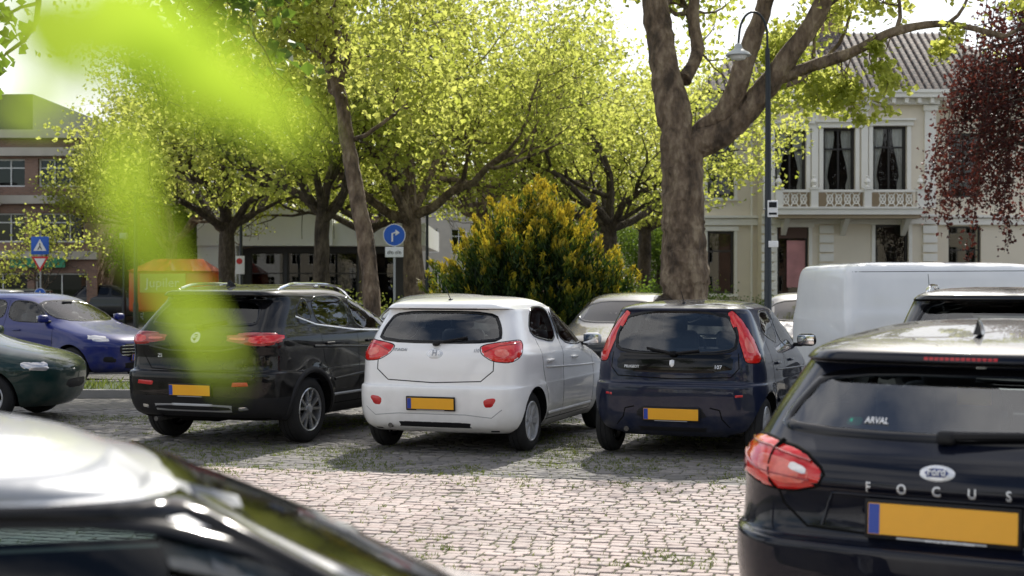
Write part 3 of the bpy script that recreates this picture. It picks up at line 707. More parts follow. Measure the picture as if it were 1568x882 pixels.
# --- white panel van
rowsV=[(.25,.10,4.68,.84),(.40,.02,4.78,.92),(.80,.0,4.80,.95),(1.0,.0,4.74,.955),(1.12,.0,4.5,.95),(1.22,.01,4.05,.94),(1.30,.02,3.9,.925),(1.50,.03,3.68,.90),(1.72,.05,3.42,.865),(1.80,.07,3.32,.84),(1.86,.12,3.15,.79),(1.89,.24,2.95,.70),(1.915,.6,2.6,.5),(1.92,1.0,2.2,.25)]
spV=dict(rows=rowsV,L=4.8,belt=1.2,wx=(.95,3.95),wr=.33,track=.91,tw=.2,cowl=3.95,solid=True,nsp=7,
 frontwin=[(-.75,1.28),(.75,1.28),(.66,1.72),(-.66,1.72)],sidewin=[[(2.9,1.18),(3.75,1.16),(3.35,1.66),(2.92,1.68)]],cr0=(.12,.1),cr1=(.16,.14),br0=.03,br1=.03,tr=.02)
v=Car('delivery_van',spV,P_van,(4.15,19.4),78)
v.doorlines([[(1.2,1.75),(1.2,.45)],[(2.8,1.7),(2.8,.4)],[(1.3,.95),(2.8,.95)],[(.15,1.78),(2.9,1.8)],[(.2,.62),(3.4,.62)]]); v.mirrors(3.6,1.2,M_black)

def simplecar(name,sp,pt,loc,th,k=3):
    s2=dict(sp); s2['solid']=True; s2['k']=k; s2['glass']=M_gblack
    return Car(name,s2,pt,loc,th)
def frontat(px,d,th,L=3.98):
    t=math.radians(th); return (PX(px,d)-L*math.sin(t),d-L*math.cos(t))
simplecar('parked_car',spB,P_dark,frontat(905,21.6,200),200)
simplecar('parked_car',spP,P_grey,frontat(590,21.5,200,3.43),200)
simplecar('parked_car',spB,P_dark,frontat(1225,22.5,195),195)
simplecar('parked_car',spB,P_blue,(-21.6,64),100); simplecar('parked_car',spM,P_dark,(-18.7,61),96)
simplecar('parked_car',spB,P_grey,(-24.5,63),92); simplecar('parked_car',spB,P_navy,(14.5,47),90)
simplecar('parked_car',spB,P_white,(-29.5,58),88); simplecar('parked_car',spP,P_redc,(-25.5,70),275)
simplecar('parked_car',spM,P_navy,(-9.,50.5),90); simplecar('parked_car',spP,P_dark,(-16.,50),268)
simplecar('parked_car',spB,P_grey,(-15.2,45),272)
print('cars',time.time()-T0)

# ---------------------------------------------------------------- ground
def sheet(name,x0,x1,y0,y1,z,mat):
    mb=MB(); mb.add([(x0,y0,z),(x1,y0,z),(x1,y1,z),(x0,y1,z)],[(0,1,2,3)],mat); return mb.build(name)
def brickmat(name,c1,c2,mortar,scale,bw,bh,rot,ms=.02,bump=.6,vert=False):
    m,nt,out=newmat(name); tc=N(nt,'ShaderNodeTexCoord'); mp=N(nt,'ShaderNodeMapping'); mp.inputs['Rotation'].default_value=(0,0,rot)
    if vert: mp.inputs['Rotation'].default_value=(math.radians(-90),0,0)
    nt.links.new(tc.outputs['Object'],mp.inputs[0])
    nz=N(nt,'ShaderNodeTexNoise'); nz.inputs['Scale'].default_value=1.2; nz.inputs['Detail'].default_value=3
    nt.links.new(mp.outputs[0],nz.inputs[0])
    va=N(nt,'ShaderNodeVectorMath',operation='MULTIPLY_ADD'); va.inputs[1].default_value=(.0,.0,0) if vert else (.12,.12,0)
    nt.links.new(nz.outputs[1],va.inputs[0]); nt.links.new(mp.outputs[0],va.inputs[2])
    br=N(nt,'ShaderNodeTexBrick'); br.inputs['Scale'].default_value=scale; br.inputs['Brick Width'].default_value=bw; br.inputs['Row Height'].default_value=bh
    br.inputs['Mortar Size'].default_value=ms; br.inputs['Color1'].default_value=(*c1,1); br.inputs['Color2'].default_value=(*c2,1); br.inputs['Mortar'].default_value=(*mortar,1)
    nt.links.new(va.outputs[0],br.inputs[0])
    n2=N(nt,'ShaderNodeTexNoise'); n2.inputs['Scale'].default_value=.5; n2.inputs['Detail'].default_value=8
    nt.links.new(tc.outputs['Object'],n2.inputs[0])
    mr=N(nt,'ShaderNodeMapRange'); mr.inputs[1].default_value=.3; mr.inputs[2].default_value=.7; mr.inputs[3].default_value=.7; mr.inputs[4].default_value=1.2
    nt.links.new(n2.outputs[0],mr.inputs[0])
    vm=N(nt,'ShaderNodeVectorMath',operation='SCALE'); nt.links.new(br.outputs[0],vm.inputs[0]); nt.links.new(mr.outputs[0],vm.inputs['Scale'])
    b=N(nt,'ShaderNodeBsdfPrincipled'); b.inputs['Roughness'].default_value=.8; nt.links.new(vm.outputs[0],b.inputs['Base Color'])
    bp=N(nt,'ShaderNodeBump'); bp.inputs['Strength'].default_value=bump; bp.inputs['Distance'].default_value=.01; bp.invert=True
    nt.links.new(br.outputs['Fac'],bp.inputs['Height']); nt.links.new(bp.outputs[0],b.inputs['Normal']); nt.links.new(b.outputs[0],out.inputs[0]); return m
ALPHA=math.radians(-15)
M_pave=brickmat('brick_paving',(.17,.15,.135),(.11,.10,.09),(.05,.055,.03),1.,.2,.1,-ALPHA,.012)
M_asph=pmat('asphalt',(.06,.06,.062),.85,var=.3,vscale=2,bump=.3,bscale=120)
M_groundm=pmat('ground_soil_grass',(.05,.07,.025),.95,var=.5,vscale=.6)
M_grassm=pmat('grass_lawn',(.05,.09,.02),.9,var=.4,vscale=2,bump=.8,bscale=60)
M_joint=pmat('joint_moss_soil',(.085,.085,.045),.95,var=.5,vscale=3,bump=.5,bscale=60)
M_kerb=pmat('kerb_concrete',(.26,.25,.23),.85,var=.25,vscale=6,bump=.2)
M_paint=pmat('road_marking_white',(.7,.7,.68),.7,var=.15,vscale=10)
sheet('ground',-500,500,-300,700,-.012,M_groundm)
sheet('parking_pavement',-45,45,-12,41,-.006,M_pave)
sheet('road',-200,200,41,53.5,-.003,M_asph)
sheet('road_side_street',-34,-13.5,53.5,120,-.003,M_asph)
mb=MB()
for x in range(-80,80,6): mb.add([(x,47.1,.001),(x+3,47.1,.001),(x+3,47.25,.001),(x,47.25,.001)],[(0,1,2,3)],M_paint)
for k in range(7): mb.add([(-22+k*1.0,41.5,.001),(-21.5+k*1.0,41.5,.001),(-21.5+k*1.0,45.5,.001),(-22+k*1.0,45.5,.001)],[(0,1,2,3)],M_paint)
mb.build('road_markings')
mb=MB()
for (x0,x1,y0,y1) in ((-200,200,40.7,41.0),(-13,200,53.5,53.8),(-200,-34,53.5,53.8)): mb.box(x0,x1,y0,y1,-.01,.12,M_kerb)
mb.build('kerb'); 
sheet('pavement',-13,120,53.8,120,.115,M_pave); sheet('pavement',-120,-34,53.8,120,.115,M_pave)
def settmat(name,cols):
    m,nt,out=newmat(name); geo=N(nt,'ShaderNodeNewGeometry'); tc=N(nt,'ShaderNodeTexCoord')
    cr=N(nt,'ShaderNodeValToRGB'); el=cr.color_ramp.elements
    el[0].color=(*cols[0],1); el[1].color=(*cols[-1],1)
    for i,c in enumerate(cols[1:-1]): x=el.new((i+1)/(len(cols)-1)); x.color=(*c,1)
    nt.links.new(geo.outputs['Random Per Island'],cr.inputs[0])
    nz=N(nt,'ShaderNodeTexNoise'); nz.inputs['Scale'].default_value=45; nz.inputs['Detail'].default_value=4; nt.links.new(tc.outputs['Object'],nz.inputs[0])
    n3=N(nt,'ShaderNodeTexNoise'); n3.inputs['Scale'].default_value=.9; n3.inputs['Detail'].default_value=5; nt.links.new(tc.outputs['Object'],n3.inputs[0])
    mr=N(nt,'ShaderNodeMapRange'); mr.inputs[1].default_value=.3; mr.inputs[2].default_value=.7; mr.inputs[3].default_value=.65; mr.inputs[4].default_value=1.18
    ad=N(nt,'ShaderNodeMath',operation='ADD'); ml=N(nt,'ShaderNodeMath',operation='MULTIPLY'); ml.inputs[1].default_value=.5
    nt.links.new(nz.outputs[0],ad.inputs[0]); nt.links.new(n3.outputs[0],ad.inputs[1]); nt.links.new(ad.outputs[0],ml.inputs[0]); nt.links.new(ml.outputs[0],mr.inputs[0])
    vm=N(nt,'ShaderNodeVectorMath',operation='SCALE'); nt.links.new(cr.outputs[0],vm.inputs[0]); nt.links.new(mr.outputs[0],vm.inputs['Scale'])
    b=N(nt,'ShaderNodeBsdfPrincipled'); b.inputs['Roughness'].default_value=.75; nt.links.new(vm.outputs[0],b.inputs['Base Color'])
    bp=N(nt,'ShaderNodeBump'); bp.inputs['Strength'].default_value=.35; bp.inputs['Distance'].default_value=.006; nt.links.new(nz.outputs[0],bp.inputs['Height']); nt.links.new(bp.outputs[0],b.inputs['Normal'])
    nt.links.new(b.outputs[0],out.inputs[0]); return m
M_sett=settmat('stone_setts_pink',[(.42,.33,.30),(.48,.385,.35),(.44,.375,.345),(.52,.42,.38),(.39,.325,.30)])
M_sett2=settmat('stone_setts_grey_shade',[(.12,.115,.105),(.20,.185,.17),(.16,.15,.145),(.25,.23,.21)])  # grey bay stone, its colour also darkened to deepen the shadow strip
ex=np.array([math.cos(ALPHA),math.sin(ALPHA)]); ey=np.array([-math.sin(ALPHA),math.cos(ALPHA)])
v0=float(np.dot((-.24,12.0),ey))
def quadmesh(name,V,Fq,mat,smooth=False):
    me=bpy.data.meshes.new(name); me.vertices.add(len(V)); me.vertices.foreach_set('co',np.asarray(V,np.float32).ravel())
    nf=len(Fq); me.loops.add(nf*4); me.loops.foreach_set('vertex_index',np.asarray(Fq,np.int32).ravel())
    me.polygons.add(nf); me.polygons.foreach_set('loop_start',np.arange(0,nf*4,4,dtype=np.int32)); 
    me.polygons.foreach_set('use_smooth',np.full(nf,smooth)); me.update(calc_edges=True); me.validate()
    me.materials.append(mat); return me
def setts(name,va,vb,rowh,wid,mat):
    cs=[]
    v_=va; r=0
    while v_<vb:
        u=-12+ (r%2)*wid*.5+random.uniform(-.02,.02)
        while u<12:
            w_=wid*random.uniform(.82,1.15)
            cu=u+w_/2; cv=v_+rowh/2+.03*math.sin(cu*1.1+v_*.8)+.015*math.sin(cu*4+v_*3)
            x,y=ex*cu+ey*cv
            if 4.5<y<18.5 and abs(x)<y*.42+.8 :
                cs.append((x,y,w_/2-.005,rowh/2-.005))
            u+=w_
        v_+=rowh; r+=1
    n=len(cs); C=np.array(cs); V=np.zeros((n,12,3))
    tilt=RNG.normal(0,.025,(n,2)); zz=RNG.normal(.006,.0025,n); ang=RNG.normal(ALPHA,.04,n)
    sg=np.array([(-1,-1),(1,-1),(1,1),(-1,1)])
    for L,(ins,dz) in enumerate(((0,-.015),(.004,-.003),(.015,.0))):
        for k in range(4):
            du=sg[k,0]*(C[:,2]-ins)+RNG.normal(0,.003,n); dv=sg[k,1]*(C[:,3]-ins)+RNG.normal(0,.003,n)
            V[:,L*4+k,0]=C[:,0]+du*np.cos(ang)-dv*np.sin(ang); V[:,L*4+k,1]=C[:,1]+du*np.sin(ang)+dv*np.cos(ang)
            V[:,L*4+k,2]=zz+dz+(tilt[:,0]*du+tilt[:,1]*dv if L else 0)
    q=[(0,1,5,4),(1,2,6,5),(2,3,7,6),(3,0,4,7),(4,5,9,8),(5,6,10,9),(6,7,11,10),(7,4,8,11),(8,9,10,11)]
    Fq=(np.array(q)[None]+np.arange(n)[:,None,None]*12).reshape(-1,4)
    return quadmesh(name,V.reshape(-1,3),Fq,mat,True)
obj('cobblestone_setts',setts('cobblestone_setts',4.2,v0,.098,.118,M_sett))
obj('parking_bay_setts',setts('parking_bay_setts',v0,19.5,.085,.19,M_sett2))
mb=MB(); mb.add([(-9,4.4,-.002),(9,4.4,-.002),(9,18.5,-.002),(-9,18.5,-.002)],[(0,1,2,3)],M_joint); mb.build('joint_soil')
M_gr=leafmat('grass_blades',(.07,.10,.02),(.18,.20,.05),(.12,.2,.02),(.34,.38,.08),.4,2.)
def blades(name,P,hmin,hmax,mat,w=.004):
    n=len(P); a=RNG.uniform(0,2*np.pi,n); h_=RNG.uniform(hmin,hmax,n); ln=RNG.normal(0,.5,(n,2))*h_[:,None]
    d=np.stack([np.cos(a),np.sin(a),np.zeros(n)],1)*w
    V=np.zeros((n,4,3)); V[:,0]=P-d; V[:,1]=P+d; mid=P.copy(); mid[:,:2]+=ln*.4; mid[:,2]+=h_*.6; tip=P.copy(); tip[:,:2]+=ln; tip[:,2]+=h_
    V[:,2]=mid+d*.7; V[:,3]=tip
    return quadmesh(name,V.reshape(-1,3),np.arange(n*4).reshape(-1,4),mat)
pts=[]
while len(pts)<46000:
    y=random.uniform(6.5,17.5); x=random.uniform(-6,5.5); vv=-x*math.sin(ALPHA)+y*math.cos(ALPHA); 
    dn=noise.noise(Vector((x*.9,y*.9,0)))+.5*noise.noise(Vector((x*4,y*4,2)))
    thr=.10 if vv>v0-.6 else .52
    if dn<thr: 
        if random.random()>.06: continue
    rowh=.085 if vv>v0 else .098; base=v0 if vv>v0 else 4.2
    uu=x*math.cos(ALPHA)+y*math.sin(ALPHA)
    k=round((vv-base)/rowh); vn_=base+k*rowh+.03*math.sin(uu*1.1+vv*.8)+random.gauss(0,.006)
    xx=ex[0]*uu+ey[0]*vn_; yy=ex[1]*uu+ey[1]*vn_
    for _ in range(3): pts.append((xx+random.gauss(0,.008),yy+random.gauss(0,.006),0))
obj('grass_tufts',blades('grass_tufts',np.array(pts),.010,.034,M_gr,.003))
mb=MB(); mb.box(-13.5,-5.2,20.4,20.55,-.01,.11,M_kerb); mb.box(-13.5,-5.2,22.3,22.45,-.01,.11,M_kerb); mb.box(-5.2,-5.05,20.4,22.45,-.01,.11,M_kerb); mb.box(-13.5,-5.2,20.55,22.3,-.01,.09,M_groundm); mb.build('kerb_island')
mb=MB(); mb.box(-8,9,25.9,26.05,-.01,.12,M_kerb); mb.box(-8,9,39.4,39.55,-.01,.12,M_kerb); mb.box(-8,9,26.05,39.4,-.01,.10,M_grassm); mb.build('lawn')
P=np.stack([RNG.uniform(-13,-5.3,1500),RNG.uniform(20.6,22.2,1500),np.full(1500,.09)],1)
P2=np.stack([RNG.uniform(-8,9,9000),RNG.uniform(26.1,33,9000),np.full(9000,.10)],1)
obj('grass',blades('grass',np.concatenate([P,P2]),.04,.14,M_gr,.010))

# ---------------------------------------------------------------- foliage helpers
def leaves(C,size,up=.4,asp=.7,seed=0,fold=.18):
    r=np.random.default_rng(seed); n=len(C)
    nrm=r.normal(0,1,(n,3)); nrm[:,2]+=up; nrm/=np.linalg.norm(nrm,axis=1)[:,None]
    a=r.normal(0,1,(n,3)); u=a-nrm*np.sum(a*nrm,1)[:,None]; u/=np.linalg.norm(u,axis=1)[:,None]; w_=np.cross(nrm,u)
    s_=(r.uniform(.6,1.25,n)*size)[:,None]
    V=np.zeros((n,4,3)); V[:,0]=C-u*s_*.5; V[:,1]=C+w_*s_*asp*.5+nrm*s_*fold; V[:,2]=C+u*s_*.5; V[:,3]=C-w_*s_*asp*.5+nrm*s_*fold
    return V.reshape(-1,3),np.arange(n*4).reshape(-1,4)
C=np.stack([RNG.uniform(-6,5,900),RNG.uniform(6.5,17,900),np.full(900,.013)],1); V,Fq=leaves(C,.035,14.,.6,71,.04)
obj('fallen_leaves',quadmesh('fallen_leaves',V,Fq,leafmat('dry_leaves',(.16,.10,.04),(.30,.24,.10),(.2,.12,.04),(.3,.2,.08),.15,2.)))
M_bark=barkmat('plane_bark',[(.06,.042,.028),(.17,.12,.08),(.32,.25,.17)],.45,4.5,1.)
M_barkd=barkmat('dark_bark',[(.035,.025,.018),(.08,.06,.042),(.14,.11,.08)],.4,6,.9)
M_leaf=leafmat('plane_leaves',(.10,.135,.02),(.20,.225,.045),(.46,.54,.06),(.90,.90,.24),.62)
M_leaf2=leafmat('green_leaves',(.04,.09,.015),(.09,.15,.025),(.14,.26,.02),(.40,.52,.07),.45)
M_leafc=leafmat('copper_leaves',(.022,.010,.010),(.06,.02,.018),(.09,.018,.015),(.26,.07,.045),.38)
M_leaff=leafmat('linden_leaves',(.10,.18,.02),(.12,.22,.03),(.52,.72,.05),(.60,.80,.08),.65)
class Grow:
    def __init__(s,seed): s.r=random.Random(seed); s.mb=MB(); s.tips=[]
    def limb(s,pts,r0,r1,n=10,m=None,sub=5,rough=0.):
        P=[Vector(p) for p in pts]; Q=[]
        for i in range(len(P)-1):
            a=P[max(0,i-1)];b=P[i];c=P[i+1];d=P[min(len(P)-1,i+2)]
            for j in range(sub):
                t=j/sub; Q.append(.5*((2*b)+(c-a)*t+(2*a-5*b+4*c-d)*t*t+(3*b-a-3*c+d)*t**3))
        Q.append(P[-1]); N_=len(Q)
        R=[(r0+(r1-r0)*(i/(N_-1)))*(1+s.r.uniform(-.05,.05)) for i in range(N_)]
        o=len(s.mb.V); s.mb.tube(Q,R,m or s.bark,n,cap=True)
        if rough:
            for i in range(o,len(s.mb.V)):
                v=Vector(s.mb.V[i]); k=noise.noise_vector(v*2.2)*rough+noise.noise_vector(v*6)*rough*.45; s.mb.V[i]=tuple(v+k)
        return Q,R
    def grow(s,p,d,L,r,lev,mx,upb=.12,wig=.22,kids=(3,4)):
        n=5; P=[p.copy()]; d=d.normalized()
        for i in range(n):
            d=(d+Vector((s.r.gauss(0,wig),s.r.gauss(0,wig),s.r.gauss(0,wig)+upb))).normalized(); p=p+d*L/n; P.append(p.copy())
        R=[r*(1-.55*i/n) for i in range(n+1)]
        s.mb.tube(P,R,s.bark,8 if lev<2 else 5 if lev<mx else 4,cap=False)
        if lev>=mx-1: s.tips+=P[2:] if lev<mx else P[1:]
        if lev<mx:
            k=s.r.randint(*kids)
            for j in range(k):
                t=s.r.uniform(.35,1.) if j else 1.; i=min(n,int(t*n)); q=P[i]
                a=Vector((s.r.gauss(0,1),s.r.gauss(0,1),s.r.gauss(0,1))); a=(a-d*a.dot(d)).normalized()
                ang=math.radians(s.r.uniform(25,60)); dd=d*math.cos(ang)+a*math.sin(ang)
                s.grow(q,dd,L*s.r.uniform(.6,.82),max(.008,R[i]*.68),lev+1,mx,upb,wig,kids)
def leafcloud(tips,n,sig,rng):
    T=np.array([tuple(t) for t in tips]); idx=rng.integers(0,len(T),n); return T[idx]+rng.normal(0,1,(n,3))*np.array([sig,sig,sig*.75])
def tree_template(seed,trunkh,H,r,nleaf,lsize,mat,bark,sig=.30,spread=1.,k=6,lo=1.05):
    g_=Grow(seed); g_.bark=bark; rr=g_.r
    P=[(0,0,-.05),(rr.uniform(-.1,.1),rr.uniform(-.1,.1),trunkh*.5),(rr.uniform(-.25,.25),rr.uniform(-.25,.25),trunkh)]
    Q,R=g_.limb(P,r*1.2,r*.85,12,rough=r*.15); top=Q[-1]
    for j in range(k):
        az=2*math.pi*j/k+rr.uniform(-.3,.3); el=rr.uniform(.25,1.1)
        d=Vector((math.cos(az)*math.cos(el)*spread,math.sin(az)*math.cos(el)*spread,math.sin(el)))
        g_.grow(top-Vector((0,0,rr.uniform(0,.8))),d,(H-trunkh)*rr.uniform(.38,.5),r*.55,0,3,.08,.2,(3,4))
    g_.grow(top,Vector((0,0,1)),(H-trunkh)*.45,r*.6,0,3,.1,.15,(3,4))
    rng=np.random.default_rng(seed); C=leafcloud(g_.tips,nleaf,sig,rng)
    C=C[C[:,2]>trunkh*lo]
    V,Fq=leaves(C,lsize,.3,.8,seed)
    return g_.mb.mesh('trunk_and_limbs'),quadmesh('foliage',V,Fq,mat)
TP=[tree_template(3,3.9,12.5,.27,15500,.16,M_leaf,M_barkd),tree_template(8,3.6,11.5,.24,15000,.16,M_leaf,M_barkd),tree_template(15,4.1,13.5,.30,16500,.16,M_leaf,M_bark)]
TG=tree_template(21,2.0,8.0,.2,20000,.16,M_leaf2,M_barkd,.45,lo=.5)
TY=tree_template(33,1.9,4.6,.05,1300,.13,M_leaf,M_barkd,.2,k=4,lo=.8)
print('tpl',time.time()-T0)
def put(tp,x,y,rz,s_=1.,name='plane_tree'):
    e_=empty(name,(x,y,0),rz); e_.scale=(s_,s_,s_)
    obj('trunk_and_limbs',tp[0],e_); obj('foliage',tp[1],e_); return e_
for i,(px,d,s_) in enumerate([(350,44,.95),(497,40,1.0),(640,41,.95),(935,46,.95),(860,62,1.1),(745,54,1.15),(560,60,1.1),(415,66,1.05),(262,60,.85),(1150,92,1.25),(1420,95,1.2),(1640,66,1.),(985,74,1.3)]):
    put(TP[i%3],PX(px,d),d,i*1.9,s_)
put(TG,PX(275,64),64,1.,.75,'maple_tree'); put(TG,PX(1010,82),82,2.,.8,'maple_tree')
put(TY,PX(66,50),50,2.6,1.,'young_street_tree')
for i,(x,y) in enumerate([(-16,-26),(-2,-30),(14,-26),(-30,-18),(27,-12)]): put(TP[i%3],x,y,i*2.2,1.0)
C=[];r_=np.random.default_rng(5)
for k in range(60):
    c=np.array([-120+k*4.2,128+r_.uniform(-6,6),r_.uniform(3,7)]); C.append(c+r_.normal(0,1,(300,3))*np.array([3.0,2,2.0]))
C=np.concatenate(C); C=C[C[:,2]>.2]; V,Fq=leaves(C,.8,.3,.8,3); obj('distant_tree_row',quadmesh('distant_tree_row',V,Fq,M_leaf2))

# --- big near plane tree
D=24.0
def W(px,py,dy=0): return (PX(px,D)*1.0,D+dy,PZ(py,D))
g_=Grow(101); g_.bark=M_bark
ptree=empty('plane_tree',(0,0,0))
base=(PX(1050,D),D,-.05)
g_.limb([base,(PX(1051,D),D,.9),W(1049,440),W(1046,370),W(1045,300),W(1044,215)],.45,.335,40,sub=12,rough=.06)
g_.limb([W(1040,260),W(1036,200),W(1024,120,.2),W(1012,40,.4),W(1000,-80,.6)],.31,.20,28,sub=9,rough=.05)
g_.limb([W(1050,235),W(1078,200),W(1110,170,-.3),W(1135,95,-.5),W(1160,20,-.6),W(1190,-90,-.6)],.22,.12,20,sub=8,rough=.035)
g_.limb([W(1060,225),W(1105,205,-.2),W(1150,160,-.3),W(1195,100,-.5),W(1240,30,-.7),W(1275,-60,-.8)],.25,.13,20,sub=8,rough=.035)
g_.limb([W(1170,130,-.4),W(1225,112,-.5),W(1290,90,-.7),W(1350,62,-.9),W(1420,55,-1.1),W(1500,75,-1.2)],.12,.04,12,rough=.015)
g_.limb([W(1050,120,.2),W(1075,70,.6),W(1070,0,.8),W(1090,-80,1)],.13,.08,12,rough=.015)
g_.limb([W(1110,190,-.2),W(1150,178,.6),W(1200,120,1.4),W(1260,95,2.2),W(1330,40,3)],.12,.04,12,rough=.015)
for bp,d,L,rr in [(W(1000,-80,.6),(-.3,.2,1),1.9,.13),(W(1003,-30,.6),(-1,-.3,.5),2.2,.1),(W(1008,10,.4),(.3,1,.6),2.2,.1),(W(1190,-90,-.6),(.2,-.2,1),2.0,.1),(W(1160,20,-.6),(.5,-.8,.9),1.5,.07),(W(1275,-60,-.8),(.6,0,.8),2.0,.1),(W(1240,30,-.7),(.9,.5,.6),1.5,.07),(W(1420,55,-1.1),(1,0,.7),1.1,.035),(W(1350,62,-.9),(.5,.3,1),1.3,.04),(W(1500,75,-1.2),(1,-.1,.5),.9,.03),(W(1330,40,3),(1,0,.6),1.4,.04),(W(1090,-80,1),(0,.6,1),2,.08),(W(1070,0,.8),(.2,.9,.4),1.6,.06),
   (W(1290,60,2.4),(.2,.6,.5),1.1,.04),(W(1200,118,1.4),(.1,1,.35),1.0,.04),(W(1260,95,2.2),(.5,.8,.2),.9,.03)]:
    g_.grow(Vector(bp),Vector(d),L,rr,1,3,.06,.22,(3,4))
C=leafcloud(g_.tips,14000,.22,np.random.default_rng(2))
g_.tips=[]
for bp,d,L in [(W(1265,98,-.6),(.15,-.2,-1),.42),(W(1290,90,-.7),(-.3,.1,-1),.5),(W(1225,112,-.5),(.1,-.3,-.8),.35),(W(1420,55,-1.1),(-.2,0,-.8),.3),(W(1340,66,-.9),(.1,.1,-1),.35),(W(1310,80,-.8),(.0,.1,-1),.6),(W(1275,95,-.6),(.0,-.1,-1),.7)]:
    g_.grow(Vector(bp),Vector(d),L,.014,1,3,-.05,.25,(2,2))
C2=leafcloud(g_.tips,1200,.09,np.random.default_rng(3)); C=np.concatenate([C,C2])
V,Fq=leaves(C,.125,.2,.85,4); obj('foliage',quadmesh('foliage',V,Fq,M_leaf),ptree)
g_.mb.build('trunk_and_limbs',ptree)

# --- slender leaning tree
D=25.0; g_=Grow(55); g_.bark=M_bark; t2=empty('plane_tree',(0,0,0))
g_.limb([(PX(574,D),D,-.05),W(568,445),W(560,370),W(545,290),W(532,215,.1),W(520,150,.2),(W(500,90,.3))],.17,.10,14,rough=.03)
for bp,d,L,rr in [(W(500,90,.3),(-.5,.1,1),1.8,.08),(W(515,130,.2),(.7,.2,.9),2.0,.07),(W(500,90,.3),(-1,-.2,.4),1.7,.06),(W(520,150,.2),(-.7,.6,.5),1.6,.05),(W(505,100,.2),(.2,-.8,.8),1.6,.05),(W(532,215,.1),(.9,-.1,.4),1.6,.045),(W(500,90,.3),(.4,.4,1),2.2,.06)]:
    g_.grow(Vector(bp),Vector(d),L,rr,0,3,.05,.22,(3,3))
C=leafcloud(g_.tips,11500,.28,np.random.default_rng(7)); V,Fq=leaves(C,.12,.2,.85,9); obj('foliage',quadmesh('foliage',V,Fq,M_leaf),t2); g_.mb.build('trunk_and_limbs',t2)

# --- linden with low bough hanging close to the viewer
t3=empty('linden_tree',(0,0,0)); g_=Grow(77); g_.bark=M_barkd
g_.limb([(-5.6,6.6,-.05),(-5.5,6.5,2),(-5.3,6.4,4)],.24,.18,12)
g_.limb([(-5.4,6.5,3.0),(-4.2,7.2,3.6),(-3.0,8.0,3.6),(-2.3,8.4,3.45)],.09,.03,8)
g_.limb([(-5.4,6.5,3.2),(-4.0,4.5,3.3),(-2.0,2.2,2.7),(-.6,.8,2.0),(-.20,.40,1.78),(-.10,.335,1.715)],.07,.002,8)
for bp,d in [((-4.2,7.2,3.6),(.5,.6,.3)),((-3.0,8.0,3.6),(.8,.2,-.1)),((-3.0,8.0,3.6),(.3,.9,.1)),((-2.3,8.4,3.45),(1,.1,.1)),((-2.3,8.4,3.45),(.6,-.4,-.1)),((-3.4,7.8,3.6),(.2,-.7,-.25)),((-5.3,6.4,4),(.3,.3,1)),((-5.3,6.4,4),(-.6,.3,1)),((-3.2,7.9,3.6),(-.1,.4,-.9)),((-2.7,8.2,3.5),(-.2,.3,-.8)),((-3.6,7.6,3.6),(.3,.5,-.4))]:
    g_.grow(Vector(bp),Vector(d),.70,.022,1,3,-.03,.25,(2,3))
C=leafcloud(g_.tips,3800,.12,np.random.default_rng(12)); V,Fq=leaves(C,.09,.3,.85,19); obj('foliage',quadmesh('foliage',V,Fq,leafmat('linden_dark_leaves',(.04,.08,.012),(.08,.14,.02),(.12,.22,.02),(.30,.45,.05),.45)),t3)  # darker green leaf mix than the near leaves
mbL=MB()
def bigleaf(px,py,d,L,ang,wd=.75,tilt=.3,yaw=0.):
    c=Vector((PX(px,d),d,PZ(py,d))); n=14; out=[]
    for k in range(n):
        t=2*math.pi*k/n; x=math.cos(t)*.5*L; y=math.sin(t)*.5*L*wd*(1-.25*math.cos(t)); 
        if k==0: x*=1.15
        if k==n//2: x*=.85
        out.append((x,y,.08*L*abs(math.sin(t))))
    X=Matrix.Translation(c)@Matrix.Rotation(yaw,4,'Z')@Matrix.Rotation(math.pi/2-tilt,4,'X')@Matrix.Rotation(ang,4,'Z')
    vs=[(0,0,0)]+out; mbL.add(vs,[(0,i+1,(i+1)%n+1) for i in range(n)],M_leaff,True,X)
for a in [(215,55,.30,.040,-.4,.58),(320,125,.31,.038,-.6,.5),(80,60,.32,.030,-1.2,.55),(405,170,.32,.026,-.6,.42),(45,170,.36,.018,-.3,.4),
          (195,290,.31,.028,-1.5,.26),(235,395,.31,.025,-1.2,.25),(295,500,.32,.027,-1.0,.28)]:
    bigleaf(*a,tilt=random.uniform(-.1,.5),yaw=random.uniform(-.4,.4))
mbL.build('near_leaves',t3)
g_.mb.tube([(-.10,.335,1.715),(-.093,.32,1.67),(-.08,.32,1.62)],.0008,M_barkd,4)
g_.mb.build('trunk_and_limbs',t3)

# --- yew bush with golden tips
M_yew,nt,out=newmat('golden_yew')
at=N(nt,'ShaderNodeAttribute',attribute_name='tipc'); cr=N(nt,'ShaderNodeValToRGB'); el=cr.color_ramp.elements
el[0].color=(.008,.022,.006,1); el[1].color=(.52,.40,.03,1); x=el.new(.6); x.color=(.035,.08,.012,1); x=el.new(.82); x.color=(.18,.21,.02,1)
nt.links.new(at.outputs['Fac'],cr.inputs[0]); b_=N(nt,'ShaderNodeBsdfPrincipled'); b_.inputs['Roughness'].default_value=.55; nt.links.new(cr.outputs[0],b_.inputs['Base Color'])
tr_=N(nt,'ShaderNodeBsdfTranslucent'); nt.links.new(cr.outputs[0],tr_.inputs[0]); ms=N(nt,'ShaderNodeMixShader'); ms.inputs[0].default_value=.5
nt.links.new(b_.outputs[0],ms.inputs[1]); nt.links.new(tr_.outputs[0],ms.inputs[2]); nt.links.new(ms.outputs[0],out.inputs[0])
D=27.5; r_=np.random.default_rng(9); C=[];Tc=[];DV=[]
cx=PX(812,D); Wd=2.2
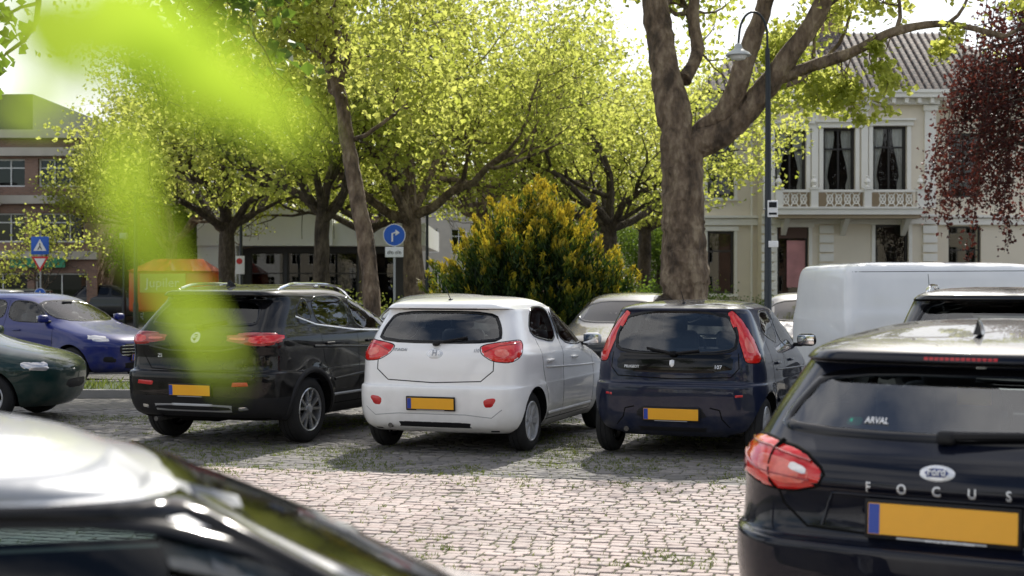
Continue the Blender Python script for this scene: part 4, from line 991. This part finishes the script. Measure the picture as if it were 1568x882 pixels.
for k in range(620):
    az=r_.uniform(0,2*np.pi); rad=math.sqrt(r_.uniform(0,1)); bx=math.cos(az)*rad*Wd; by=math.sin(az)*rad*1.6
    prof=1-.5*abs(bx/Wd)**2.4-.25*(by/1.6)**2
    topz=(3.2+.95*noise.noise(Vector((bx*1.5,by,3)))+abs(r_.normal(0,.20)))*prof
    lean=np.array([bx/Wd*.6+r_.normal(0,.12),by/1.6*.4,1.]); lean/=np.linalg.norm(lean)
    L_=r_.uniform(.6,1.2); zt=topz*(r_.uniform(.25,1.) if rad>.55 else r_.uniform(.8,1))
    tip=np.array([cx+bx*1.0,D+by,zt]); nn=130; t=r_.uniform(0,1,nn)
    crv=np.outer((1-t),-lean*L_)+np.outer((1-t)**2,[-bx*.05,-by*.05,0])
    w_=.012+.115*(1-t)**.7
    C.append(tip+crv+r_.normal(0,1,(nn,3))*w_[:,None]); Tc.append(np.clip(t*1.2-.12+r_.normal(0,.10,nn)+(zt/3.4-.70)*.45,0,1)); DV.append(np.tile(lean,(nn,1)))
C=np.concatenate(C);Tc=np.concatenate(Tc);DV=np.concatenate(DV); ok=C[:,2]>.05; C=C[ok];Tc=Tc[ok];DV=DV[ok]
n=len(C); a=DV+r_.normal(0,.45,(n,3)); a/=np.linalg.norm(a,axis=1)[:,None]; s_=np.cross(a,r_.normal(0,1,(n,3))); s_/=np.linalg.norm(s_,axis=1)[:,None]
V=np.zeros((n,4,3)); ll=r_.uniform(.05,.09,n)[:,None]; V[:,0]=C-a*ll; V[:,1]=C+s_*.018; V[:,2]=C+a*ll; V[:,3]=C-s_*.018
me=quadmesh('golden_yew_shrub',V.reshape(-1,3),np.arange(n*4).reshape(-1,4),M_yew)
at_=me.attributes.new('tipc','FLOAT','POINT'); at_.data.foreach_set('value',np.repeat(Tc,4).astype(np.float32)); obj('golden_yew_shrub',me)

def shrub(name,cx,cy,wx,wy,h_,n,ls,mat,seed):
    r=np.random.default_rng(seed); C=[]
    for k in range(26):
        c=np.array([cx+r.uniform(-wx,wx),cy+r.uniform(-wy,wy),h_*r.uniform(.25,.75)]); C.append(c+r.normal(0,1,(n//26,3))*np.array([.3,.3,h_*.2]))
    C=np.concatenate(C); C=C[C[:,2]>.03]; V,Fq=leaves(C,ls,.3,.6,seed); obj(name,quadmesh(name,V,Fq,mat))
shrub('low_shrub',PX(545,33),33,1.0,.8,1.4,4200,.09,M_leaf,31)
shrub('hedge',PX(1000,50),52,3.,.6,1.6,5000,.12,M_leaf2,33); shrub('hedge',14,54.6,7,.4,1.1,7000,.1,M_leaf2,34)

# --- copper beech
g_=Grow(909); g_.bark=M_barkd; t4=empty('copper_beech_tree',(0,0,0)); bx,by=16.0,39.5
g_.limb([(bx,by,-.05),(bx,by,2),(bx-.2,by,6),(bx,by,10)],.35,.12,12)
r_=np.random.default_rng(44); C=[]
for k in range(360):
    az=r_.uniform(0,2*np.pi); el=r_.uniform(-.3,1.5); R_=r_.uniform(.55,1.)
    c=np.array([bx+math.cos(az)*math.cos(el)*4.2*R_,by+math.sin(az)*math.cos(el)*3.6*R_,6.3+math.sin(el)*4.8*R_])
    L_=r_.uniform(.8,3.4) if el<.9 else .6; m_=int(42+34*L_); t=r_.uniform(0,1,m_)
    dirx=math.cos(az)*.25
    C.append(c+np.stack([dirx*t*L_*.6,np.sin(az)*.2*t,-t*L_],1)+r_.normal(0,1,(m_,3))*(.22*(1-.6*t))[:,None])
    g_.mb.tube([(bx,by,min(9,max(4,c[2]-1))),tuple((c+np.array([bx,by,c[2]]))/2+np.array([0,0,.4])),tuple(c),tuple(c+np.array([dirx*L_*.6,0,-L_]))],[.04,.03,.018,.005],M_barkd,4)
C=np.concatenate(C); C=C[C[:,2]>2.0]; V,Fq=leaves(C,.13,.1,.7,45); obj('foliage',quadmesh('foliage',V,Fq,M_leafc),t4); g_.mb.build('trunk_and_limbs',t4)
print('trees',time.time()-T0)

# ---------------------------------------------------------------- buildings
M_stucco=pmat('villa_stucco_cream',(.80,.72,.58),.8,var=.07,vscale=1.5,bump=.08,bscale=20)
M_trim=pmat('villa_trim_white',(.88,.85,.77),.7,var=.06,vscale=3)
M_frame=pmat('window_frame_dark',(.02,.017,.014),.4)
M_wframe=pmat('window_frame_white',(.75,.75,.73),.5)
M_room=pmat('dark_room',(.02,.02,.022),.9)
M_bglass=glassmat('building_glass',(.30,.33,.33),1.6,.0)
M_vglass=glassmat('villa_glass',(.80,.82,.80),1.5,.0)
M_curt=pmat('curtain',(.80,.78,.74),.9,var=.15,vscale=12)
M_shade=pmat('awning_brown',(.10,.055,.04),.7)
M_poster=pmat('poster_rose',(.55,.25,.25),.5,var=.7,vscale=1.2)
M_brown=brickmat('brown_brick',(.30,.17,.12),(.22,.125,.09),(.26,.21,.18),1.,.22,.07,0,.008,.2,True)
M_conc=pmat('concrete_band',(.48,.44,.38),.85,var=.15,vscale=2)
M_whiteb=pmat('white_render',(.80,.81,.82),.7,var=.05,vscale=1)
M_darkp=pmat('dark_cladding',(.05,.05,.055),.5,var=.2,vscale=2)
M_orange=pmat('trailer_red',(.62,.07,.02),.4,coat=.4)
M_tile=brickmat('roof_tiles',(.20,.15,.12),(.13,.10,.085),(.03,.03,.03),1.,.28,.22,0,.03,.9)
def wall(mb,X,Wd,H,ops,mat,dep=.18,frame=M_frame,glass=M_bglass,fw=.07,mull=(1,1)):
    us=sorted({0,Wd}|{o[0] for o in ops}|{o[1] for o in ops}); zs=sorted({0,H}|{o[2] for o in ops}|{o[3] for o in ops})
    for i in range(len(us)-1):
        for j in range(len(zs)-1):
            cu=(us[i]+us[i+1])/2; cz=(zs[j]+zs[j+1])/2
            if any(o[0]<cu<o[1] and o[2]<cz<o[3] for o in ops): continue
            mb.add([(us[i],0,zs[j]),(us[i+1],0,zs[j]),(us[i+1],0,zs[j+1]),(us[i],0,zs[j+1])],[(0,1,2,3)],mat,False,X)
    for o in ops:
        a,b2,c,d=o[:4]; ml=o[4] if len(o)>4 else mull
        mb.add([(a,0,c),(b2,0,c),(b2,0,d),(a,0,d),(a,dep,c),(b2,dep,c),(b2,dep,d),(a,dep,d)],[(0,4,5,1),(1,5,6,2),(2,6,7,3),(3,7,4,0)],mat,False,X)
        y0,y1=dep-.05,dep+.003
        mb.box(a+.002,a+fw,y0,y1,c+.002,d-.002,frame,X); mb.box(b2-fw,b2-.002,y0,y1,c+.002,d-.002,frame,X)
        mb.box(a+fw,b2-fw,y0,y1,c+.002,c+fw,frame,X); mb.box(a+fw,b2-fw,y0,y1,d-fw,d-.002,frame,X)
        for k in range(1,ml[0]): u=a+(b2-a)*k/ml[0]; mb.box(u-fw*.35,u+fw*.35,y0+.01,y1-.005,c+fw,d-fw,frame,X)
        for k in range(1,ml[1]):
            z=c+(d-c)*(.68 if ml[1]==2 else k/ml[1]); mb.box(a+fw,b2-fw,y0+.015,y1-.01,z-fw*.35,z+fw*.35,frame,X)
        mb.add([(a,dep+.02,c),(b2,dep+.02,c),(b2,dep+.02,d),(a,dep+.02,d)],[(0,1,2,3)],glass,False,X)
        mb.add([(a-.3,dep+1.4,c-.2),(b2+.3,dep+1.4,c-.2),(b2+.3,dep+1.4,d+.2),(a-.3,dep+1.4,d+.2)],[(0,1,2,3)],M_room,False,X)
VD=56.0
def vx(px): return PX(px,VD)
def vz(py): return PZ(py,VD)
villa=empty('villa',(0,0,0)); x0=vx(1168)
Xm=Matrix.Translation((x0,VD,0)); wm=vx(1432)-x0; Ht=vz(150)
def o_(a,b2,t,bt,m=(2,2)): return (vx(a)-x0,vx(b2)-x0,vz(bt),vz(t),m)
mb=MB()
wall(mb,Xm,wm,Ht,[o_(1186,1234,198,296),o_(1260,1309,196,296),o_(1336,1388,193,294),o_(1190,1238,348,462,(1,1)),o_(1340,1391,344,455,(1,1))],M_stucco,glass=M_vglass,fw=.10)
xl=vx(1076); Xl=Matrix.Translation((xl,VD+1.2,0))
wall(mb,Xl,x0-xl,Ht-.3,[(.35,1.42,vz(300),vz(212),(1,2)),(.35,1.42,vz(450),vz(352),(1,2))],M_stucco,fw=.10)
xr_=vx(1432); Xr=Matrix.Translation((xr_,VD+.9,0)); wall(mb,Xr,4.2,Ht-.3,[(.8,2.1,vz(300),vz(200),(2,2)),(.8,2.1,vz(460),vz(345),(1,2))],M_stucco)
mb.box(xl,xl+.02,VD+1.2,VD+13,0,Ht-.3,M_stucco); mb.box(x0-.01,x0+.0,VD+.002,VD+1.198,0,Ht,M_stucco); mb.box(xr_,xr_+.01,VD+.002,VD+.898,0,Ht,M_stucco)
mb.box(xr_+4.2,xr_+4.22,VD+.9,VD+13,0,Ht-.3,M_stucco)
mb.build('walls_and_windows',villa)
mb=MB()
for a,b2,t,bt in [(1186,1234,198,296),(1260,1309,196,296),(1336,1388,193,294)]:
    xa,xb,za,zb=vx(a),vx(b2),vz(bt),vz(t)
    mb.box(xa-.16,xa-.002,VD-.09,VD-.002,za,zb,M_trim); mb.box(xb+.002,xb+.16,VD-.09,VD-.002,za,zb,M_trim)
    mb.box(xa-.24,xb+.24,VD-.16,VD-.002,zb+.002,zb+.2,M_trim); mb.box(xa-.3,xb+.3,VD-.28,VD-.002,zb+.202,zb+.28,M_trim)
    for sg,xc in ((1,xa),(-1,xb)):
        vs=[];nn=8
        for j in range(9):
            z=zb-(zb-za)*j/8; wd=.10+.30*math.exp(-((j-1.0)/3.2)**2)+(.10 if j>6 else 0)
            for q_ in range(nn): tt=q_/(nn-1); vs.append((xc+sg*(.10+wd*tt),VD+.30+.03*math.sin(q_*2.4),z))
        mb.add(vs,[(j*nn+q_,j*nn+q_+1,(j+1)*nn+q_+1,(j+1)*nn+q_) for j in range(8) for q_ in range(nn-1)],M_curt,True)
mb.box(vx(1192),vx(1236),VD-.03,VD+.0,vz(365),vz(348),M_shade)
mb.box(vx(1206),vx(1234),VD+.14,VD+.15,vz(440),vz(368),M_poster)
for a,b2,t,bt in [(1190,1238,348,462),(1340,1391,344,455)]:
    xa,xb,za,zb=vx(a),vx(b2),vz(bt),vz(t)
    mb.box(xa-.14,xa-.002,VD-.05,VD-.002,za,zb,M_trim); mb.box(xb+.002,xb+.14,VD-.05,VD-.002,za,zb,M_trim); mb.box(xa-.2,xb+.2,VD-.10,VD-.002,zb+.002,zb+.16,M_trim)
for a,b2 in ((xl+.35,xl+1.42),):
    for za,zb in ((vz(300),vz(212)),(vz(450),vz(352))):
        mb.box(a-.12,a-.002,VD+1.14,VD+1.198,za,zb,M_trim); mb.box(b2+.002,b2+.12,VD+1.14,VD+1.198,za,zb,M_trim); mb.box(a-.18,b2+.18,VD+1.1,VD+1.198,zb+.002,zb+.18,M_trim); mb.box(a-.15,b2+.15,VD+1.1,VD+1.198,za-.12,za-.002,M_trim)
for xc in (x0+.22,xr_-.22,vx(1247),vx(1323)):
    hw=.22 if xc in (x0+.22,xr_-.22) else .13
    mb.box(xc-hw,xc+hw,VD-.12,VD-.003,vz(318),Ht-.5,M_trim); mb.box(xc-hw-.06,xc+hw+.06,VD-.19,VD-.003,Ht-.52,Ht-.3,M_trim)
for xc in (x0+.22,xr_-.22,vx(1265)):
    z=.3
    while z<vz(345): mb.box(xc-.28,xc+.28,VD-.11,VD-.003,z,z+.30,M_trim); z+=.37
for (a,b2,y) in ((x0-.05,xr_+.05,VD),(xl-.05,x0-.012,VD+1.2),(xr_+.013,xr_+4.3,VD+.9)):
    mb.box(a,b2,y-.16,y-.004,vz(343),vz(333),M_trim); mb.box(a,b2,y-.26,y-.004,vz(332),vz(328),M_trim)
    mb.box(a-.05,b2+.05,y-.13,y-.004,.0,.55,M_conc)
    mb.box(a-.05,b2+.05,y-.30,y-.004,Ht-.28,Ht-.05,M_trim); mb.box(a-.25,b2+.25,y-.66,y-.004,Ht-.048,Ht+.12,M_trim); mb.box(a-.3,b2+.3,y-.72,y-.004,Ht+.122,Ht+.25,M_trim)
    u=a
    while u<b2: mb.box(u,u+.14,y-.56,y-.302,Ht-.26,Ht-.052,M_trim); u+=.5
mb.tube([(x0-.25,VD+1.1,.2),(x0-.25,VD+1.1,Ht-.4)],.05,M_trim,8)
mb.build('cornices_and_trim',villa)
M_balc=pmat('balcony_shade_ochre',(.42,.33,.22),.85)  # darker ochre, paints the balcony's shaded gap into the colour
mb=MB(); ba,bb=vx(1180),vx(1402); zf=vz(322); yb=VD-1.15
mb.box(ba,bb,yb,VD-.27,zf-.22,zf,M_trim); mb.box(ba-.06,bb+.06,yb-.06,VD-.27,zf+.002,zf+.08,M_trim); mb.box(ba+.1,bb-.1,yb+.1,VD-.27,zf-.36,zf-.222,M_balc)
zt=vz(293); 
for xc in (ba+.12,vx(1238),vx(1318),bb-.12):
    mb.box(xc-.14,xc+.14,yb-.02,yb+.26,zf+.082,zt,M_trim); mb.box(xc-.18,xc+.18,yb-.06,yb+.30,zt+.002,zt+.07,M_trim)
    mb.lathe([(.02,0),(.09,.03),(.05,.10),(.13,.22),(.10,.32),(.03,.38),(.06,.44),(.0001,.50)],M_trim,12,Matrix.Translation((xc,yb+.12,zt+.07)),'z')
mb.box(ba,bb,yb+.03,yb+.21,zt-.10,zt-.005,M_trim)
mb.box(ba+.3,bb-.3,yb+.45,yb+.47,zf+.082,zt-.05,M_balc)  # added dark panel in place of the shaded gap behind the balusters
x=ba+.4; 
while x<bb-.3:
    if min(abs(x-vx(1238)),abs(x-vx(1318)))>.28:
        P=[Vector((x+.11*math.cos(t),yb+.12,(zf+zt)/2+.0+.17*math.sin(t))) for t in np.linspace(0,2*math.pi,13)]; mb.tube(P,.03,M_trim,5,cap=False)
        mb.tube([(x-.15,yb+.12,zf+.09),(x+.15,yb+.12,zt-.11)],.024,M_trim,5); mb.tube([(x+.15,yb+.12,zf+.09),(x-.15,yb+.12,zt-.11)],.024,M_trim,5)
    x+=.34
for sx in (ba+.5,vx(1290),bb-.5):
    mb.add([(sx-.1,VD-.004,zf-1.0),(sx+.1,VD-.004,zf-1.0),(sx-.1,VD-.004,zf-.37),(sx+.1,VD-.004,zf-.37),(sx-.1,VD-.9,zf-.37),(sx+.1,VD-.9,zf-.37),(sx-.1,VD-.3,zf-.8),(sx+.1,VD-.3,zf-.8)],[(0,1,7,6),(6,7,5,4),(0,6,4,2),(1,3,5,7)],M_trim)
mb.build('balcony',villa)
mb=MB(); zr=Ht+.25; a,b2=xl-.3,xr_+4.5; y0,y1=VD-.5,VD+13
mb.add([(a,y0,zr),(b2,y0,zr),(b2,y1,zr),(a,y1,zr),(a+3,y0+4.5,zr+3.0),(b2-3,y0+4.5,zr+3.0),(b2-3,y1-4.5,zr+3.0),(a+3,y1-4.5,zr+3.0)],[(0,1,5,4),(1,2,6,5),(2,3,7,6),(3,0,4,7),(4,5,6,7),(0,3,2,1)],M_tile)
u=a+.3
while u<b2-.3:
    t=min(1,(u-a)/3,(b2-u)/3); mb.tube([(u,y0-.01,zr+.02),(u,y0+4.5*t,zr+.03+3.0*t)],.045,M_tile,5); u+=.3
mb.box(a+6,a+7,VD+5,VD+6,zr+2.6,zr+4.4,M_brown)
mb.build('roof',villa)

off=empty('office_building',(0,0,0)); D0=60; xo=-44.; wo=PX(147,D0)-xo; mb=MB(); Xo=Matrix.Translation((xo,D0,0)); ops=[]
for z0_,z1_ in ((PZ(286,D0),PZ(243,D0)),(PZ(371,D0),PZ(326,D0))):
    u=wo-2.45
    while u>.3: ops.append((u,u+1.95,z0_,z1_,(3,2))); u-=2.5
u=wo-2.6
while u>.3: ops.append((u,u+2.2,.3,PZ(418,D0),(2,1))); u-=2.5
Ho=PZ(212,D0)
wall(mb,Xo,wo,Ho,ops,M_brown,.25,M_wframe); mb.box(xo+wo,xo+wo+.05,D0+.0,D0+18,0,Ho,M_brown)
for z in (PZ(390,D0),PZ(305,D0),PZ(232,D0)): mb.box(xo,xo+wo+.1,D0-.25,D0-.003,z-.2,z+.15,M_conc)
for u in np.arange(xo+wo-6.5,xo+2,-7.5):
    mb.box(u,u+2.6,D0-1.1,D0-.26,PZ(305,D0)-.28,PZ(305,D0)-.15,M_conc); mb.box(u,u+2.6,D0-1.12,D0-1.08,PZ(305,D0)-.15,PZ(305,D0)+.8,M_whiteb)
mb.box(xo+wo-8,xo+wo-4.5,D0-.35,D0-.26,PZ(408,D0)-.1,PZ(408,D0)+.4,pmat('shop_sign_orange',(.65,.16,.02),.5)); mb.box(xo+wo-3.5,xo+wo-1.2,D0-.35,D0-.26,PZ(408,D0)-.05,PZ(408,D0)+.35,pmat('shop_sign_green',(.03,.25,.12),.5))
mb.box(xo,xo+wo+.2,D0-.3,D0+18,Ho+.002,Ho+.35,M_conc); mb.box(xo,xo+wo-3.5,D0+2.5,D0+16,Ho+.352,Ho+2.2,M_darkp); mb.build('facade',off)
lw=empty('white_house',(0,0,0)); mb=MB(); D1=67; xa=PX(148,D1); Xw=Matrix.Translation((xa,D1,0))
wall(mb,Xw,7.5,5.6,[(.8,2.0,3.3,4.6,(1,1)),(3.,4.4,3.3,4.6,(2,1)),(5.3,6.6,3.3,4.6,(1,1)),(.8,2.6,.2,2.4,(2,1)),(4,6,.2,2.4,(2,1))],M_whiteb); mb.box(xa-.1,xa+7.6,D1-.2,D1+9,5.602,5.9,M_darkp); mb.box(xa,xa+.04,D1+.01,D1+9,0,5.6,M_whiteb)
mb.build('facade',lw)
pv=empty('modern_pavilion',(0,0,0)); mb=MB(); D2=62; xa,xb=PX(312,D2),PX(640,D2); Xp=Matrix.Translation((xa,D2+1.5,0))
ops=[(u+.05,u+1.55,.1,3.05,(1,2)) for u in np.arange(1.7,xb-xa-1.6,1.65)]
wall(mb,Xp,xb-xa,3.3,ops,M_darkp,.1,M_frame); mb.box(xa-.3,xa+5.6,D2,D2+12,3.302,5.0,M_whiteb); mb.box(xa+5.602,xb+.3,D2+.4,D2+12,3.302,4.3,M_whiteb); mb.box(xa-.3,xa+1.4,D2+.1,D2+1.45,0,3.3,M_whiteb)
mb.build('facade',pv)
def terrace(name,xa,n,w_,H,D_,seed,flip=False):
    r=random.Random(seed); t=empty(name,(0,0,0)); mb=MB(); x=xa
    ms=[M_brown,M_whiteb,M_stucco,M_conc]
    for i in range(n):
        h_=H*r.uniform(.85,1.15); m=ms[r.randrange(4)]; ops=[]
        z=.8
        while z<h_-2: 
            for k in range(3): ops.append((.6+k*(w_-1.)/3,.6+k*(w_-1.)/3+1.1,z,z+1.7,(2,2)))
            z+=3.1
        X=Matrix.Translation((x,D_,0)) if not flip else Matrix.Translation((x+w_,D_,0))@Matrix.Rotation(math.pi,4,'Z')
        wall(mb,X,w_,h_,ops,m,.15,M_wframe)
        s=-1 if flip else 1
        mb.add([(x-.1,D_-.3*s,h_),(x+w_+.1,D_-.3*s,h_),(x+w_+.1,D_+4*s,h_+2.6),(x-.1,D_+4*s,h_+2.6),(x-.1,D_+8*s,h_),(x+w_+.1,D_+8*s,h_)],[(0,1,2,3),(3,2,5,4),(0,3,4),(1,5,2)],M_tile); x+=w_+.02
    mb.build('facades',t)
terrace('townhouse_row',-14,11,7,7,102,4); terrace('townhouse_row',-48,14,7,8.5,-38,6,True)
print('bld',time.time()-T0)

dt=empty('drinks_trailer',(PX(196,57),57,0)); mb=MB(); wt=PX(325,57)-PX(196,57)
mb.rbox((wt/2,1,1.35),(wt,2.0,1.7),M_orange,.15); mb.add([(0,-.1,2.15),(wt,-.1,2.15),(wt-.6,1,2.65),(.8,1,2.65),(0,2.1,2.15),(wt,2.1,2.15)],[(0,1,2,3),(3,2,5,4),(0,3,4),(1,5,2)],M_orange)
mb.box(.5,2.3,-.06,-.01,1.3,2.05,pmat('sign_panel',(.55,.5,.15),.5))
for x in (.9,wt-.9): mb.lathe([(.0001,-.12),(.2,-.12),(.33,-.1),(.33,.1),(.2,.12)],M_rubber,20,Matrix.Translation((x,.2,.33)))
mb.build('body',dt)
def flattext(txt,size,mat,X,parent,ext=.005):
    cu=bpy.data.curves.new('t','FONT'); cu.body=txt; cu.size=size; cu.extrude=ext; cu.align_x='CENTER'; cu.align_y='CENTER'; cu.resolution_u=3
    o=bpy.data.objects.new('t',cu); COL.objects.link(o); dg=bpy.context.evaluated_depsgraph_get(); me=bpy.data.meshes.new_from_object(o.evaluated_get(dg)); bpy.data.objects.remove(o)
    me.transform(X); me.materials.clear(); me.materials.append(mat); return obj('lettering',me,parent)
RX=Matrix.Rotation(math.pi/2,4,'X')
flattext('Jupiler',.52,M_white_t,Matrix.Translation((1.4,-.09,1.67))@RX,dt)

# ---------------------------------------------------------------- street furniture
M_pole=pmat('pole_dark',(.02,.025,.03),.45,metal=.3)
M_poleg=pmat('pole_galvanised',(.35,.36,.37),.5,metal=.5)
M_sblue=pmat('sign_blue',(.01,.10,.50),.4)
M_swhite=pmat('sign_white',(.75,.75,.75),.5); M_sred=pmat('sign_red',(.55,.02,.02),.4); M_lamp=pmat('lamp_head',(.45,.47,.48),.35)
def disc(mb,c,r,y,mat,n=28):
    mb.add([(c[0]+r*math.cos(2*math.pi*k/n),y,c[1]+r*math.sin(2*math.pi*k/n)) for k in range(n)],[tuple(range(n))],mat)
D=22.; X0=PX(1176,D); sl=empty('street_lamp',(X0,D,0)); mb=MB(); zt=PZ(15,D)
mb.tube([(0,0,-.02),(0,0,.9),(0,0,.95),(0,0,PZ(130,D)),(-.01,0,PZ(75,D))],[.085,.085,.06,.042,.036],M_pole,14)
P=[(-.01,0,PZ(75,D))]
for k in range(1,15):
    t=k/14*math.pi*.97; P.append((-.23+.22*math.cos(t),0,PZ(60,D)+.42*math.sin(t)**.9))
P.append((-.455,0,PZ(62,D))); P.append((-.46,0,PZ(70,D)))
mb.tube(P,.018,M_pole,8)
mb.lathe([(.02,.14),(.05,.12),(.07,.05),(.17,-.01),(.20,-.05),(.19,-.06),(.0001,-.05)],M_lamp,24,Matrix.Translation((-.46,0,PZ(80,D))),'z')
mb.lathe([(.14,-.06),(.10,-.11),(.0001,-.13)],M_swhite,20,Matrix.Translation((-.46,0,PZ(80,D))),'z')
mb.build('post_and_lantern',sl)
mb=MB(); mb.rbox((.06,-.07,PZ(320,D)),(.16,.015,.26),M_swhite,.01); mb.box(.0,.12,-.085,-.079,PZ(318,D),PZ(310,D),M_black); mb.box(.0,.12,-.085,-.079,PZ(329,D),PZ(326,D),M_black); mb.rbox((.07,-.07,PZ(374,D)),(.15,.015,.10),M_swhite,.01); mb.tube([(-.07,0,PZ(320,D)),(.07,-.06,PZ(320,D))],.015,M_poleg,6); mb.build('notice_plates',sl)
def lamp(px,d,pyt,arm,side,name='street_lamp'):
    e_=empty(name,(PX(px,d),d,0)); mb=MB(); z=PZ(pyt,d); mb.tube([(0,0,-.02),(0,0,1.),(0,0,1.05),(0,0,z)],[.09,.09,.065,.045],M_pole,10)
    if arm: mb.tube([(0,0,z-.1),(side*arm*.3,0,z+.12),(side*arm,0,z+.15)],.028,M_pole,6); mb.rbox((side*(arm+.2),0,z+.13),(.5,.18,.10),M_lamp,.04)
    else: mb.rbox((0,0,z+.1),(.3,.3,.25),M_lamp,.05)
    mb.build('post',e_)
lamp(208,46,200,1.1,1); lamp(369,50,270,.0,1); lamp(654,52,285,0,1); lamp(190,58,365,0,1)
D=48.; e_=empty('pedestrian_crossing_sign',(PX(62,D),D,0)); mb=MB(); z=PZ(376,D)
mb.tube([(0,0,0),(0,0,z+.35)],.03,M_poleg,8); mb.rbox((0,-.05,z),(.60,.02,.60),M_sblue,.008)
mb.add([(-.22,-.065,z-.18),(.22,-.065,z-.18),(0,-.065,z+.22)],[(0,1,2)],M_swhite)
mb.tube([(0,-.07,z+.08),(0,-.07,z-.02),(.06,-.07,z-.14)],.014,M_black,5); mb.tube([(0,-.07,z-.02),(-.07,-.07,z-.14)],.014,M_black,5)
z2=PZ(404,D); mb.add([(-.30,-.05,z2+.25),(.30,-.05,z2+.25),(0,-.05,z2-.27)],[(0,2,1)],M_sred); mb.add([(-.19,-.056,z2+.18),(.19,-.056,z2+.18),(0,-.056,z2-.14)],[(0,2,1)],M_swhite)
z3=PZ(450,D); disc(mb,(0,z3),.2,-.05,M_swhite); disc(mb,(0,z3),.185,-.056,M_sblue); mb.tube([(0,-.065,z3-.12),(0,-.065,z3+.1)],.018,M_swhite,5)
mb.build('sign_plates_and_post',e_)
D=36.; e_=empty('mandatory_turn_sign',(PX(604,D),D,0)); mb=MB(); z=PZ(360,D); mb.tube([(0,0,0),(0,0,z+.25)],.03,M_poleg,8)
disc(mb,(0,z),.285,-.045,M_swhite); disc(mb,(0,z),.265,-.05,M_sblue)
mb.tube([(-.05,-.06,z-.17),(-.05,-.06,z+.04),(.03,-.06,z+.06)],.022,M_swhite,6); mb.add([(.03,-.06,z+.14),(.03,-.06,z-.02),(.14,-.06,z+.06)],[(0,1,2)],M_swhite)
z2=PZ(386,D); mb.rbox((0,-.045,z2),(.46,.015,.26),M_swhite,.008)
for sx in (-.1,.1):
    for q_ in (-.045,.045): 
        P=[(sx+q_+.03*math.cos(t),-.058,z2-.02+.03*math.sin(t)) for t in np.linspace(0,2*math.pi,9)]; mb.tube(P,.005,M_black,4)
    mb.tube([(sx-.045,-.058,z2-.02),(sx-.01,-.058,z2+.04),(sx+.045,-.058,z2-.02)],.005,M_black,4)
mb.build('sign_plates_and_post',e_)
D=47; e_=empty('notice_sign',(PX(367,D),D,0)); mb=MB(); mb.tube([(0,0,0),(0,0,2.5)],.025,M_poleg,8); mb.rbox((0,-.04,PZ(406,D)),(.34,.02,.6),M_swhite,.01); disc(mb,(0,PZ(400,D)),.1,-.055,M_sred); mb.build('plate_and_post',e_)
for px,d in ((440,40.2),(475,40.2),(250,40.3),(300,40.3),(590,40.2),(940,40.2)):
    e_=empty('bollard',(PX(px,d),d,0)); mb=MB(); mb.tube([(0,0,0),(0,0,.85),(0,0,.95)],[.07,.06,.03],M_pole,10); mb.lathe([(.068,.6),(.068,.7)],M_swhite,12,None,'z'); mb.build('post',e_)

# ---------------------------------------------------------------- light, sky, camera
AZ=math.radians(14); EL=math.radians(42)
w_=bpy.data.worlds.new('World'); sc.world=w_; w_.use_nodes=True; nt=w_.node_tree; nt.nodes.clear()
out=nt.nodes.new('ShaderNodeOutputWorld'); bg=nt.nodes.new('ShaderNodeBackground'); bg.inputs[1].default_value=.15
sky=nt.nodes.new('ShaderNodeTexSky'); sky.sky_type='NISHITA'; sky.sun_disc=False; sky.sun_elevation=EL; sky.sun_rotation=AZ; sky.dust_density=1.5; sky.air_density=1.
tc=nt.nodes.new('ShaderNodeTexCoord'); mp=nt.nodes.new('ShaderNodeMapping'); mp.inputs['Scale'].default_value=(1,1,2.6); nz=nt.nodes.new('ShaderNodeTexNoise'); nz.inputs['Scale'].default_value=2.2; nz.inputs['Detail'].default_value=7
rp=nt.nodes.new('ShaderNodeMapRange'); rp.inputs[1].default_value=.42; rp.inputs[2].default_value=.60; rp.inputs[4].default_value=.85
mx=nt.nodes.new('ShaderNodeMix'); mx.data_type='RGBA'; mx.inputs[7].default_value=(9.6,9.5,9.5,1)
L=nt.links.new; L(tc.outputs['Generated'],mp.inputs[0]); L(mp.outputs[0],nz.inputs[0]); L(nz.outputs[0],rp.inputs[0]); L(rp.outputs[0],mx.inputs[0]); L(sky.outputs[0],mx.inputs[6]); L(mx.outputs[2],bg.inputs[0]); L(bg.outputs[0],out.inputs[0])
sd=bpy.data.lights.new('sun','SUN'); sd.energy=5.0; sd.angle=math.radians(.53); sd.color=(1,.95,.86)
so=bpy.data.objects.new('sun',sd); COL.objects.link(so)
dv=Vector((math.sin(AZ)*math.cos(EL),math.cos(AZ)*math.cos(EL),math.sin(EL))); so.rotation_euler=dv.to_track_quat('Z','Y').to_euler(); so.location=(10,30,40)
cam=bpy.data.cameras.new('camera'); co=bpy.data.objects.new('camera',cam); COL.objects.link(co); sc.camera=co
cam.lens=50; cam.sensor_width=36; cam.clip_end=2000; cam.clip_start=.05
co.location=(0,0,HC); co.rotation_euler=(math.radians(90)-6/F,0,0)
cam.dof.use_dof=True; cam.dof.focus_distance=13.2; cam.dof.aperture_fstop=3.2; cam.dof.aperture_blades=0
sc.view_settings.view_transform='Standard'; sc.view_settings.look='None'; sc.view_settings.exposure=0; sc.view_settings.gamma=1
print('done',time.time()-T0)
